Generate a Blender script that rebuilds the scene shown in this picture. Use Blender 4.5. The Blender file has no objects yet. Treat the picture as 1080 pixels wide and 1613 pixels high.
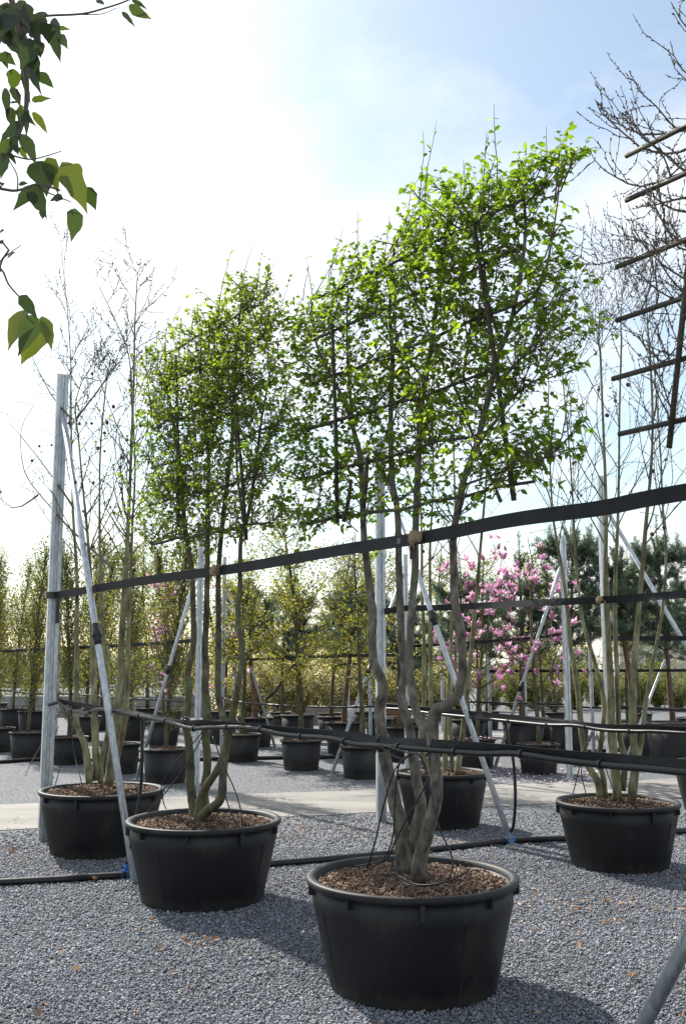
import bpy, math, random
import numpy as np
from mathutils import Vector, Matrix

# ------------------------------------------------------------------ camera, sky, sun, exposure
sc = bpy.context.scene
COL = sc.collection
CAM_H = 1.6
PITCH = math.atan(234 / 1604)
cam_d = bpy.data.cameras.new('camera'); cam = bpy.data.objects.new('camera', cam_d); COL.objects.link(cam)
cam.location = (0, 0, CAM_H); cam.rotation_euler = (math.pi / 2 + PITCH, 0, 0)
cam_d.sensor_fit = 'VERTICAL'; cam_d.sensor_height = 24.0; cam_d.lens = 24.0 * 1604 / 1613
cam_d.clip_start = 0.05; cam_d.clip_end = 2000
sc.camera = cam

SUN_EL = math.radians(41); SUN_AZ = math.radians(-34)      # azimuth from +Y towards +X
world = bpy.data.worlds.new('World'); sc.world = world; world.use_nodes = True
def build_world():
    nt = world.node_tree; N = nt.nodes; L = nt.links; N.clear()
    out = N.new('ShaderNodeOutputWorld')
    sky = N.new('ShaderNodeTexSky'); sky.sky_type = 'NISHITA'; sky.sun_disc = False
    sky.sun_elevation = SUN_EL; sky.sun_rotation = SUN_AZ; sky.air_density = 1.0; sky.dust_density = 1.2; sky.ozone_density = 0.4
    b1 = N.new('ShaderNodeBackground'); b1.inputs[1].default_value = 0.10
    tn = N.new('ShaderNodeMix'); tn.data_type = 'RGBA'; tn.blend_type = 'MULTIPLY'; tn.inputs[0].default_value = 1; tn.inputs[7].default_value = (0.93, 1.03, 1.0, 1); L.new(sky.outputs[0], tn.inputs[6]); L.new(tn.outputs[2], b1.inputs[0])
    # thin high cloud, spread on a flat layer overhead
    tc = N.new('ShaderNodeTexCoord')
    sep = N.new('ShaderNodeSeparateXYZ'); L.new(tc.outputs['Generated'], sep.inputs[0])
    zz = N.new('ShaderNodeMath'); zz.operation = 'MAXIMUM'; zz.inputs[1].default_value = 0.0; L.new(sep.outputs[2], zz.inputs[0])
    za = N.new('ShaderNodeMath'); za.operation = 'ADD'; za.inputs[1].default_value = 0.22; L.new(zz.outputs[0], za.inputs[0])
    dx = N.new('ShaderNodeMath'); dx.operation = 'DIVIDE'; L.new(sep.outputs[0], dx.inputs[0]); L.new(za.outputs[0], dx.inputs[1])
    dy = N.new('ShaderNodeMath'); dy.operation = 'DIVIDE'; L.new(sep.outputs[1], dy.inputs[0]); L.new(za.outputs[0], dy.inputs[1])
    cb = N.new('ShaderNodeCombineXYZ'); L.new(dx.outputs[0], cb.inputs[0]); L.new(dy.outputs[0], cb.inputs[1])
    n1 = N.new('ShaderNodeTexNoise'); n1.inputs['Scale'].default_value = 1.15; n1.inputs['Detail'].default_value = 7; n1.inputs['Roughness'].default_value = 0.58
    mp = N.new('ShaderNodeMapping'); mp.inputs['Location'].default_value = (15.1646, 11.8220, 0); L.new(cb.outputs[0], mp.inputs[0]); L.new(mp.outputs[0], n1.inputs['Vector'])
    rp = N.new('ShaderNodeValToRGB'); rp.color_ramp.elements[0].position = 0.41; rp.color_ramp.elements[1].position = 0.68
    rp.color_ramp.elements[0].color = (0.10, 0.10, 0.10, 1); rp.color_ramp.elements[1].color = (0.96, 0.96, 0.96, 1)
    L.new(n1.outputs[0], rp.inputs[0])
    b2 = N.new('ShaderNodeBackground'); b2.inputs[0].default_value = (1, 0.985, 0.965, 1); b2.inputs[1].default_value = 0.74
    mx = N.new('ShaderNodeMixShader'); L.new(rp.outputs[0], mx.inputs[0]); L.new(b1.outputs[0], mx.inputs[1]); L.new(b2.outputs[0], mx.inputs[2])
    L.new(mx.outputs[0], out.inputs[0])
build_world()
sun_d = bpy.data.lights.new('sun', 'SUN'); sun_d.energy = 4.6; sun_d.angle = math.radians(0.6); sun_d.color = (1, 0.95, 0.87)
sun = bpy.data.objects.new('sun', sun_d); COL.objects.link(sun)
SUNV = Vector((math.sin(SUN_AZ) * math.cos(SUN_EL), math.cos(SUN_AZ) * math.cos(SUN_EL), math.sin(SUN_EL)))
sun.rotation_euler = SUNV.to_track_quat('Z', 'Y').to_euler(); sun.location = (-8, 10, 12)
vs = sc.view_settings; vs.view_transform = 'Standard'; vs.look = 'None'; vs.gamma = 1; vs.exposure = 0.85; vs.use_curve_mapping = False

# ------------------------------------------------------------------ survey helpers (pixel bearings -> places on the ground / in a row)
F = 1604.0; CP, SP = math.cos(PITCH), math.sin(PITCH)
def ray(px, py):
    v = (806.5 - py) / F
    return (px - 540) / F, CP - v * SP, SP + v * CP
def G(px, py):
    a, b, d = ray(px, py); t = -CAM_H / d
    return Vector((a * t, b * t, 0))
def AT(px, py, Y):
    a, b, d = ray(px, py); t = Y / b
    return Vector((a * t, Y, CAM_H + d * t))
class Row:
    def __init__(s, x, y, u=(-0.575, 0.818)):
        l = math.hypot(*u); s.u = Vector((u[0] / l, u[1] / l, 0)); s.o = Vector((x, y, 0)); s.n = Vector((s.u.y, -s.u.x, 0))
        s.away = s.n if s.n.y > 0 else -s.n
    def px(s, x, y, q=0.0):
        a, b, d = ray(x, y); n = s.away
        t = (q + s.o.dot(n)) / (a * n.x + b * n.y)
        return Vector((a * t, b * t, CAM_H + d * t))
    def at(s, k, h, q=0.0):        # k metres along the row towards the right/near end, h high, q away from the viewer
        return s.o - s.u * k + s.away * q + Vector((0, 0, h))
ROWA = Row(0.35, 5.36); ROWB = Row(2.18, 8.34)

# ------------------------------------------------------------------ materials
MATS = {}
def mat(name, base, rough=0.6, metal=0.0, spec=0.5, vary=None, bump=None, rnd=None, trans=0.0, coords='Object', tint=(1.75, 1.7, 0.75)):
    m = bpy.data.materials.new(name); m.use_nodes = True; MATS[name] = m
    nt = m.node_tree; N = nt.nodes; L = nt.links; N.clear()
    out = N.new('ShaderNodeOutputMaterial'); p = N.new('ShaderNodeBsdfPrincipled')
    p.inputs['Roughness'].default_value = rough; p.inputs['Metallic'].default_value = metal
    p.inputs['Specular IOR Level'].default_value = spec
    tc = N.new('ShaderNodeTexCoord'); col = None
    if rnd:
        at_ = N.new('ShaderNodeAttribute'); at_.attribute_name = 'rnd'
        r = N.new('ShaderNodeValToRGB'); cr = r.color_ramp
        while len(cr.elements) < len(rnd): cr.elements.new(0.5)
        for e, (pos, c) in zip(cr.elements, rnd): e.position = pos; e.color = (*c, 1)
        L.new(at_.outputs['Fac'], r.inputs[0]); col = r.outputs[0]
    elif vary:
        kind, scale, stops = vary[:3]
        mp = N.new('ShaderNodeMapping'); L.new(tc.outputs[coords], mp.inputs[0])
        if len(vary) > 3: mp.inputs['Scale'].default_value = vary[3]
        if kind == 'noise':
            t = N.new('ShaderNodeTexNoise'); t.inputs['Scale'].default_value = scale; t.inputs['Detail'].default_value = 6; t.inputs['Roughness'].default_value = 0.62
            o_ = t.outputs[0]
        else:
            t = N.new('ShaderNodeTexVoronoi'); t.inputs['Scale'].default_value = scale
            sp = N.new('ShaderNodeSeparateColor'); L.new(t.outputs['Color'], sp.inputs[0]); o_ = sp.outputs[0]
        L.new(mp.outputs[0], t.inputs['Vector'])
        r = N.new('ShaderNodeValToRGB'); cr = r.color_ramp
        while len(cr.elements) < len(stops): cr.elements.new(0.5)
        for e, (pos, c) in zip(cr.elements, stops): e.position = pos; e.color = (*c, 1)
        L.new(o_, r.inputs[0]); col = r.outputs[0]
    if col is not None: L.new(col, p.inputs['Base Color'])
    else: p.inputs['Base Color'].default_value = (*base, 1)
    if bump:
        kind, scale, strength, dist = bump[:4]
        mp2 = N.new('ShaderNodeMapping'); L.new(tc.outputs[coords], mp2.inputs[0])
        if len(bump) > 4: mp2.inputs['Scale'].default_value = bump[4]
        if kind == 'noise':
            t = N.new('ShaderNodeTexNoise'); t.inputs['Detail'].default_value = 5; t.inputs['Roughness'].default_value = 0.6; o_ = t.outputs[0]
        else:
            t = N.new('ShaderNodeTexVoronoi'); o_ = t.outputs['Distance']
        t.inputs['Scale'].default_value = scale; L.new(mp2.outputs[0], t.inputs['Vector'])
        bp = N.new('ShaderNodeBump'); bp.inputs['Strength'].default_value = strength; bp.inputs['Distance'].default_value = dist
        if kind != 'noise': bp.invert = True
        L.new(o_, bp.inputs['Height']); L.new(bp.outputs[0], p.inputs['Normal'])
    if trans > 0:
        tr = N.new('ShaderNodeBsdfTranslucent')
        if col is not None:
            g = N.new('ShaderNodeMix'); g.data_type = 'RGBA'; g.blend_type = 'MULTIPLY'; g.inputs[0].default_value = 1
            L.new(col, g.inputs[6]); g.inputs[7].default_value = (*tint, 1); L.new(g.outputs[2], tr.inputs[0])
        else: tr.inputs[0].default_value = (min(base[0] * 1.5, 1), min(base[1] * 1.5, 1), base[2], 1)
        mx = N.new('ShaderNodeMixShader'); mx.inputs[0].default_value = trans
        L.new(p.outputs[0], mx.inputs[1]); L.new(tr.outputs[0], mx.inputs[2]); L.new(mx.outputs[0], out.inputs[0])
    else: L.new(p.outputs[0], out.inputs[0])
    return m
STONES = [(0.0, (0.090, 0.097, 0.112)), (0.5, (0.185, 0.200, 0.230)), (0.85, (0.31, 0.328, 0.365)), (0.95, (0.46, 0.47, 0.49)), (1.0, (0.64, 0.63, 0.62))]
mat('stone', (0.1, 0.1, 0.1), 0.75, rnd=STONES)
mat('gravel_sheet', (0.1, 0.1, 0.1), 0.85, vary=('vor', 75, [(p, tuple(0.62 * q for q in c)) for p, c in STONES]), bump=('vor', 75, 1.0, 0.012))  # stone colours darkened: shade between chippings is put into the flat sheet's colour
mat('path', (0.4, 0.37, 0.33), 0.9, vary=('noise', 1.3, [(0.28, (0.15, 0.143, 0.132)), (0.5, (0.235, 0.222, 0.203)), (0.72, (0.30, 0.283, 0.257))], (0.5, 1.6, 1)), bump=('noise', 90, 0.35, 0.004))
mat('pot', (0.017, 0.0175, 0.019), 0.55, spec=0.27, vary=('noise', 3.0, [(0.3, (0.012, 0.0125, 0.014)), (0.52, (0.018, 0.0185, 0.020)), (0.64, (0.034, 0.033, 0.032)), (0.78, (0.065, 0.062, 0.057))], (1, 1, 0.5)), bump=('noise', 180, 0.12, 0.001))
mat('soil', (0.06, 0.035, 0.022), 0.95, vary=('vor', 90, [(0.0, (0.030, 0.017, 0.011)), (0.6, (0.085, 0.048, 0.03)), (1.0, (0.19, 0.12, 0.075))]), bump=('vor', 90, 1.0, 0.01))
mat('chip', (0.1, 0.06, 0.04), 0.9, rnd=[(0.0, (0.045, 0.027, 0.018)), (0.5, (0.125, 0.080, 0.052)), (0.88, (0.23, 0.14, 0.09)), (1.0, (0.40, 0.30, 0.21))])
mat('bark', (0.1, 0.09, 0.07), 0.8, vary=('noise', 24, [(0.36, (0.040, 0.033, 0.026)), (0.47, (0.105, 0.090, 0.070)), (0.57, (0.138, 0.125, 0.092)), (0.70, (0.24, 0.225, 0.195))], (1, 1, 0.55)), bump=('noise', 42, 0.9, 0.012, (1, 1, 0.45)))
mat('bark_moss', (0.1, 0.09, 0.06), 0.85, vary=('noise', 15, [(0.36, (0.028, 0.022, 0.015)), (0.47, (0.085, 0.074, 0.046)), (0.57, (0.095, 0.098, 0.034)), (0.70, (0.19, 0.185, 0.14))], (1, 1, 0.5)), bump=('noise', 42, 0.9, 0.012, (1, 1, 0.45)))
mat('bark_olive', (0.18, 0.17, 0.08), 0.7, vary=('noise', 14, [(0.34, (0.060, 0.050, 0.026)), (0.47, (0.155, 0.145, 0.072)), (0.56, (0.215, 0.205, 0.105)), (0.68, (0.34, 0.325, 0.23))], (1, 1, 0.4)), bump=('noise', 60, 0.6, 0.006, (1, 1, 0.35)))
mat('bark_dark', (0.05, 0.042, 0.034), 0.85, vary=('noise', 14, [(0.3, (0.028, 0.023, 0.018)), (0.7, (0.085, 0.072, 0.056))]))
mat('bark_pine', (0.2, 0.11, 0.06), 0.85, vary=('noise', 12, [(0.3, (0.055, 0.036, 0.026)), (0.55, (0.14, 0.08, 0.05)), (0.8, (0.25, 0.145, 0.085))], (1, 1, 0.5)), bump=('noise', 40, 0.6, 0.01))
mat('twig', (0.10, 0.075, 0.055), 0.75)
mat('twig_olive', (0.10, 0.082, 0.05), 0.75)
mat('leaf', (0.06, 0.11, 0.02), 0.42, rnd=[(0, (0.06, 0.105, 0.012)), (0.5, (0.13, 0.195, 0.022)), (0.85, (0.20, 0.26, 0.032)), (1, (0.27, 0.30, 0.05))], trans=0.68, tint=(1.65, 1.8, 0.75))
mat('leaf_fine', (0.06, 0.11, 0.02), 0.45, rnd=[(0, (0.06, 0.10, 0.014)), (0.5, (0.14, 0.19, 0.026)), (1, (0.26, 0.28, 0.055))], trans=0.68, tint=(1.65, 1.8, 0.75))
mat('leaf_spring', (0.12, 0.14, 0.03), 0.5, rnd=[(0, (0.10, 0.11, 0.02)), (0.5, (0.20, 0.205, 0.036)), (1, (0.32, 0.30, 0.07))], trans=0.45)
mat('leaf_column', (0.10, 0.13, 0.03), 0.5, rnd=[(0, (0.075, 0.09, 0.02)), (0.5, (0.15, 0.17, 0.035)), (0.85, (0.21, 0.22, 0.055)), (1, (0.26, 0.19, 0.09))], trans=0.45)
mat('leaf_big', (0.05, 0.09, 0.02), 0.38, rnd=[(0, (0.026, 0.034, 0.016)), (0.3, (0.026, 0.046, 0.016)), (0.55, (0.045, 0.075, 0.016)), (1, (0.12, 0.145, 0.02))], trans=0.36, bump=('noise', 40, 0.15, 0.002))
mat('needle', (0.03, 0.06, 0.035), 0.55, rnd=[(0, (0.045, 0.08, 0.062)), (0.6, (0.095, 0.145, 0.105)), (1, (0.18, 0.22, 0.14))], trans=0.3, tint=(1.4, 1.5, 1.0))
mat('blossom_cream', (0.5, 0.45, 0.3), 0.6, rnd=[(0, (0.15, 0.165, 0.045)), (0.3, (0.30, 0.28, 0.11)), (0.6, (0.60, 0.54, 0.33)), (1, (0.78, 0.73, 0.56))], trans=0.5, tint=(1.3, 1.3, 1.0))
mat('hedge_leaf', (0.1, 0.12, 0.03), 0.6, rnd=[(0, (0.08, 0.10, 0.025)), (0.6, (0.17, 0.19, 0.05)), (1, (0.28, 0.27, 0.10))], trans=0.3)
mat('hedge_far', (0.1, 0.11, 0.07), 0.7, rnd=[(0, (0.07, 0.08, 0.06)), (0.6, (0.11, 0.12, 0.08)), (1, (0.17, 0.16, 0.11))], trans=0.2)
mat('petal', (0.65, 0.22, 0.42), 0.5, rnd=[(0, (0.55, 0.22, 0.40)), (0.5, (0.72, 0.42, 0.57)), (1, (0.86, 0.69, 0.76))], trans=0.45, tint=(1.15, 1.1, 1.15))
mat('petal_fallen', (0.7, 0.42, 0.5), 0.6, rnd=[(0, (0.55, 0.3, 0.38)), (1, (0.78, 0.6, 0.65))])
mat('fruit', (0.10, 0.042, 0.03), 0.9)
mat('galvanised', (0.5, 0.52, 0.54), 0.42, 0.55, vary=('vor', 45, [(0.0, (0.40, 0.43, 0.46)), (0.5, (0.50, 0.53, 0.56)), (1.0, (0.60, 0.63, 0.65))], (1, 1, 0.35)), bump=('noise', 30, 0.08, 0.002))
mat('belt', (0.02, 0.02, 0.02), 0.65, spec=0.22, vary=('noise', 5, [(0.3, (0.013, 0.0135, 0.015)), (0.7, (0.026, 0.0265, 0.029))]), bump=('noise', 120, 0.15, 0.001))
mat('hose', (0.010, 0.010, 0.011), 0.42, spec=0.4)
mat('cane', (0.12, 0.10, 0.06), 0.65, vary=('noise', 10, [(0.3, (0.022, 0.017, 0.011)), (0.6, (0.052, 0.042, 0.026)), (0.8, (0.085, 0.074, 0.048))], (1, 1, 1)))
mat('jute', (0.33, 0.24, 0.15), 0.95, bump=('noise', 120, 0.8, 0.004))
mat('blue_plastic', (0.02, 0.13, 0.42), 0.35)
mat('white_plastic', (0.75, 0.75, 0.73), 0.5)
mat('concrete', (0.3, 0.3, 0.29), 0.9, vary=('noise', 3, [(0.3, (0.21, 0.21, 0.205)), (0.7, (0.33, 0.33, 0.32))]))
mat('wood_grey', (0.26, 0.23, 0.19), 0.85, vary=('noise', 4, [(0.3, (0.17, 0.15, 0.125)), (0.7, (0.32, 0.29, 0.25))], (1, 1, 9)))
mat('wood_brown', (0.2, 0.1, 0.05), 0.8, vary=('noise', 4, [(0.3, (0.13, 0.065, 0.035)), (0.7, (0.25, 0.135, 0.075))], (1, 1, 9)))
mat('tank', (0.55, 0.56, 0.57), 0.5)
mat('plaster', (0.62, 0.56, 0.52), 0.9, vary=('noise', 1.5, [(0.3, (0.52, 0.47, 0.44)), (0.7, (0.66, 0.60, 0.57))]))
mat('slate', (0.06, 0.065, 0.075), 0.7)
mat('glass_dark', (0.05, 0.06, 0.07), 0.1)
mat('dry_leaf', (0.3, 0.13, 0.05), 0.8, rnd=[(0, (0.17, 0.085, 0.05)), (0.5, (0.30, 0.18, 0.11)), (1, (0.50, 0.37, 0.26))], trans=0.15, tint=(1.2, 1.1, 0.8))
mat('tape', (0.012, 0.012, 0.013), 0.35)

def dusty(m):            # splashed dust on the lowest part of the pots
    nt = m.node_tree; N = nt.nodes; L = nt.links; p = [n for n in N if n.type == 'BSDF_PRINCIPLED'][0]; src = p.inputs['Base Color'].links[0].from_socket
    tc = N.new('ShaderNodeTexCoord'); sp = N.new('ShaderNodeSeparateXYZ'); L.new(tc.outputs['Object'], sp.inputs[0])
    n = N.new('ShaderNodeTexNoise'); n.inputs['Scale'].default_value = 14; n.inputs['Detail'].default_value = 8; n.inputs['Roughness'].default_value = 0.7; L.new(tc.outputs['Object'], n.inputs['Vector'])
    a = N.new('ShaderNodeMath'); a.operation = 'MULTIPLY_ADD'; a.inputs[1].default_value = -4.2; L.new(sp.outputs[2], a.inputs[0]); L.new(n.outputs[0], a.inputs[2])
    r = N.new('ShaderNodeMapRange'); r.inputs[1].default_value = 0.12; r.inputs[2].default_value = 0.62; r.inputs[3].default_value = 0.0; r.inputs[4].default_value = 0.65; L.new(a.outputs[0], r.inputs[0])
    mx = N.new('ShaderNodeMix'); mx.data_type = 'RGBA'; L.new(r.outputs[0], mx.inputs[0]); L.new(src, mx.inputs[6]); mx.inputs[7].default_value = (0.085, 0.08, 0.074, 1); L.new(mx.outputs[2], p.inputs['Base Color'])
dusty(MATS['pot'])

# ------------------------------------------------------------------ mesh helpers
ORG = {}
def mk(name, V, Fc, material, parent=None, smooth=False, rnd=None, origin=None):
    if origin is None: origin = ORG[parent.name] if parent is not None else Vector((0, 0, 0))
    V = np.asarray(V, dtype=np.float32).reshape(-1, 3) - np.array(origin, dtype=np.float32)
    me = bpy.data.meshes.new(name)
    if isinstance(Fc, np.ndarray):
        k = Fc.shape[1]; n = Fc.shape[0]
        me.vertices.add(len(V)); me.vertices.foreach_set('co', V.ravel())
        me.loops.add(n * k); me.loops.foreach_set('vertex_index', Fc.astype(np.int32).ravel())
        me.polygons.add(n); me.polygons.foreach_set('loop_start', np.arange(0, n * k, k, dtype=np.int32))
        me.update(calc_edges=True)
    else:
        me.from_pydata(V.tolist(), [], Fc); me.update()
    if smooth: me.polygons.foreach_set('use_smooth', np.ones(len(me.polygons), dtype=bool))
    if rnd is not None:
        a = me.attributes.new('rnd', 'FLOAT', 'POINT'); a.data.foreach_set('value', np.asarray(rnd, dtype=np.float32))
    me.materials.append(MATS[material])
    o = bpy.data.objects.new(name, me); COL.objects.link(o)
    if parent is not None: o.parent = parent
    else: o.location = origin
    ORG[o.name] = Vector(origin)
    return o
def thing(name, label, cat, loc=(0, 0, 0), group=None):
    o = bpy.data.objects.new(name, None); COL.objects.link(o); o.location = loc; o.empty_display_size = 0.1
    o['label'] = label; o['category'] = cat
    if group: o['group'] = group
    ORG[o.name] = Vector(loc)
    return o
def tag(o, label=None, cat=None, group=None, kind=None):
    if label: o['label'] = label
    if cat: o['category'] = cat
    if group: o['group'] = group
    if kind: o['kind'] = kind
    return o
def copy_tree(root, loc, rotz=0.0, scale=1.0, label=None):
    r = root.copy(); COL.objects.link(r); r.location = loc; r.rotation_euler = (0, 0, rotz); r.scale = (scale,) * 3
    if label: r['label'] = label
    for ch in list(root.children):
        c = ch.copy(); COL.objects.link(c); c.parent = r
        for g in list(ch.children):
            d = g.copy(); COL.objects.link(d); d.parent = c
    return r
class MB:
    def __init__(s): s.v = []; s.f = []
    def tube(s, pts, rad, n=6, cap=True):
        pts = [Vector(p) for p in pts]; m = len(pts)
        if not hasattr(rad, '__len__'): rad = [rad] * m
        b = len(s.v); t0 = (pts[1] - pts[0]).normalized()
        a = t0.orthogonal().normalized()
        for i in range(m):
            t = (pts[min(i + 1, m - 1)] - pts[max(i - 1, 0)])
            t = t.normalized() if t.length > 1e-9 else t0
            a = a - t * a.dot(t)
            a = a.normalized() if a.length > 1e-6 else t.orthogonal().normalized()
            c = t.cross(a)
            for k in range(n):
                w = 2 * math.pi * k / n
                s.v.append(pts[i] + (a * math.cos(w) + c * math.sin(w)) * rad[i])
        for i in range(m - 1):
            for k in range(n):
                k2 = (k + 1) % n
                s.f.append((b + i * n + k, b + i * n + k2, b + (i + 1) * n + k2, b + (i + 1) * n + k))
        if cap:
            s.f.append(tuple(b + k for k in reversed(range(n)))); s.f.append(tuple(b + (m - 1) * n + k for k in range(n)))
        return s
    def box(s, c, size, rot=None):
        b = len(s.v); c = Vector(c)
        for z in (-1, 1):
            for y in (-1, 1):
                for x in (-1, 1):
                    p = Vector((x * size[0] / 2, y * size[1] / 2, z * size[2] / 2))
                    s.v.append(c + (rot @ p if rot else p))
        for q in ((0, 2, 3, 1), (4, 5, 7, 6), (0, 1, 5, 4), (2, 6, 7, 3), (0, 4, 6, 2), (1, 3, 7, 5)): s.f.append(tuple(b + i for i in q))
        return s
    def lathe(s, prof, c=(0, 0, 0), n=48, wob=0.0):
        b = len(s.v); m = len(prof)
        for (r, z) in prof:
            for k in range(n):
                w = 2 * math.pi * k / n; rr = r * (1 + wob * math.sin(2 * w + 0.7) + wob * 0.5 * math.sin(3 * w))
                s.v.append(Vector((c[0] + rr * math.cos(w), c[1] + rr * math.sin(w), c[2] + z)))
        for i in range(m - 1):
            for k in range(n):
                k2 = (k + 1) % n
                s.f.append((b + i * n + k, b + i * n + k2, b + (i + 1) * n + k2, b + (i + 1) * n + k))
        return s
    def ribbon(s, pts, w, th, tw=None):          # flat band standing on edge along a mostly level path
        pts = [Vector(p) for p in pts]; m = len(pts); b = len(s.v)
        for i in range(m):
            t = (pts[min(i + 1, m - 1)] - pts[max(i - 1, 0)]).normalized()
            side = t.cross(Vector((0, 0, 1))).normalized(); up = side.cross(t).normalized()
            if tw: R = Matrix.Rotation(tw[i], 3, t); side = R @ side; up = R @ up
            for (e, g) in ((-1, -1), (1, -1), (1, 1), (-1, 1)): s.v.append(pts[i] + side * e * th / 2 + up * g * w / 2)
        for i in range(m - 1):
            for k in range(4):
                k2 = (k + 1) % 4; s.f.append((b + i * 4 + k, b + i * 4 + k2, b + i * 4 + 4 + k2, b + i * 4 + 4 + k))
        s.f.append((b + 3, b + 2, b + 1, b)); e = b + (m - 1) * 4; s.f.append((e, e + 1, e + 2, e + 3))
        return s
    def prism(s, poly, p0, p1, rotz=0.0):          # section extruded from p0 up to p1
        b = len(s.v); n = len(poly); c, q = math.cos(rotz), math.sin(rotz)
        for p in (p0, p1):
            for (x, y) in poly: s.v.append(Vector(p) + Vector((x * c - y * q, x * q + y * c, 0)))
        for k in range(n):
            k2 = (k + 1) % n; s.f.append((b + k, b + k2, b + n + k2, b + n + k))
        s.f.append(tuple(b + k for k in reversed(range(n)))); s.f.append(tuple(b + n + k for k in range(n)))
        return s
    def ball(s, c, r, rings=5, n=8, sq=(1, 1, 1), jit=0.0, rg=random):
        b = len(s.v); c = Vector(c)
        s.v.append(c + Vector((0, 0, -r * sq[2])))
        for i in range(1, rings):
            ph = -math.pi / 2 + math.pi * i / rings
            for k in range(n):
                w = 2 * math.pi * k / n; rr = r * (1 + rg.uniform(-jit, jit))
                s.v.append(c + Vector((rr * sq[0] * math.cos(ph) * math.cos(w), rr * sq[1] * math.cos(ph) * math.sin(w), rr * sq[2] * math.sin(ph))))
        s.v.append(c + Vector((0, 0, r * sq[2]))); e = len(s.v) - 1
        for k in range(n): s.f.append((b, b + 1 + (k + 1) % n, b + 1 + k))
        for i in range(rings - 2):
            for k in range(n):
                k2 = (k + 1) % n; o1 = b + 1 + i * n; s.f.append((o1 + k, o1 + k2, o1 + n + k2, o1 + n + k))
        o1 = b + 1 + (rings - 2) * n
        for k in range(n): s.f.append((o1 + k, o1 + (k + 1) % n, e))
        return s
    def build(s, name, material, parent=None, smooth=False, origin=None):
        return mk(name, [tuple(v) for v in s.v], s.f, material, parent, smooth, None, origin)
class Leaves:
    """collects leaf positions, axes and normals; built as one mesh of folded blades or plain lozenges"""
    def __init__(s): s.p = []; s.d = []; s.n = []; s.l = []; s.w = []; s.r = []
    def add(s, p, d, n, l, w, r): s.p.append(tuple(p)); s.d.append(tuple(d)); s.n.append(tuple(n)); s.l.append(l); s.w.append(w); s.r.append(r)
    def arrays(s):
        P = np.array(s.p); D = np.array(s.d); Nn = np.array(s.n)
        D = D / np.linalg.norm(D, axis=1, keepdims=True)
        S = np.cross(D, Nn); S /= np.maximum(np.linalg.norm(S, axis=1, keepdims=True), 1e-6); Nn = np.cross(S, D)
        return P, D, S, Nn, np.array(s.l)[:, None], np.array(s.w)[:, None], np.array(s.r)
    def geom(s, blade=True, fold=0.35, curl=0.25):
        P, D, S, Nn, l, w, r = s.arrays(); n = len(P)
        if blade:
            st = [(0, 0, 0), (0.32, 0.5, 1), (0.70, 0.36, 1), (1, 0, 0), (0.70, -0.36, 1), (0.32, -0.5, 1), (0.32, 0, 0), (0.70, 0, 0)]
            vs_ = [P + D * l * a + S * w * b + Nn * (abs(b) * w * fold - l * curl * a * a) for (a, b, _) in st]
            V = np.stack(vs_, 1).reshape(-1, 3); o = np.arange(n)[:, None] * 8
            Fq = np.concatenate([o + np.array([q]) for q in ((0, 6, 1, 1), (6, 7, 2, 1), (7, 3, 2, 2), (0, 5, 6, 6), (5, 4, 7, 6), (4, 3, 7, 7))])
            tri = [tuple(x) for q in ((0, 6, 1), (7, 3, 2), (0, 5, 6), (4, 3, 7)) for x in (o + np.array([q])).tolist()]
            quad = [tuple(x) for q in ((6, 7, 2, 1), (5, 4, 7, 6)) for x in (o + np.array([q])).tolist()]
            return V, tri + quad, np.repeat(r, 8)
        st = [(0, 0), (0.45, 0.5), (1, 0), (0.45, -0.5)]
        V = np.stack([P + D * l * a + S * w * b + Nn * (abs(b) * w * 0.3) for (a, b) in st], 1).reshape(-1, 3)
        return V, np.arange(n)[:, None] * 4 + np.array([[0, 1, 2, 3]]), np.repeat(r, 4)
    def build(s, name, material, parent=None, blade=True, fold=0.35, curl=0.25, origin=None):
        V, Fc, r = s.geom(blade, fold, curl)
        return mk(name, V, Fc, material, parent, False, r, origin)
def rv(rg, s=1.0): return Vector((rg.gauss(0, s), rg.gauss(0, s), rg.gauss(0, s)))
def smooth_path(pts, sub=3):
    pts = [Vector(p) for p in pts]; out = []
    for i in range(len(pts) - 1):
        p0 = pts[max(i - 1, 0)]; p1 = pts[i]; p2 = pts[i + 1]; p3 = pts[min(i + 2, len(pts) - 1)]
        for k in range(sub):
            t = k / sub
            out.append(0.5 * ((2 * p1) + (p2 - p0) * t + (2 * p0 - 5 * p1 + 4 * p2 - p3) * t * t + (3 * p1 - p0 - 3 * p2 + p3) * t ** 3))
    out.append(pts[-1]); return out
def lerp_list(keys, m):          # radii interpolated over m points
    k = len(keys) - 1; out = []
    for i in range(m):
        x = i / (m - 1) * k; j = min(int(x), k - 1); out.append(keys[j] + (keys[j + 1] - keys[j]) * (x - j))
    return out
def twig_path(rg, p, d, length, n=4, wander=0.18, lift=0.0):
    pts = [Vector(p)]; d = Vector(d).normalized()
    for i in range(n):
        d = (d + rv(rg, wander) + Vector((0, 0, lift))).normalized(); pts.append(pts[-1] + d * length / n)
    return pts

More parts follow.
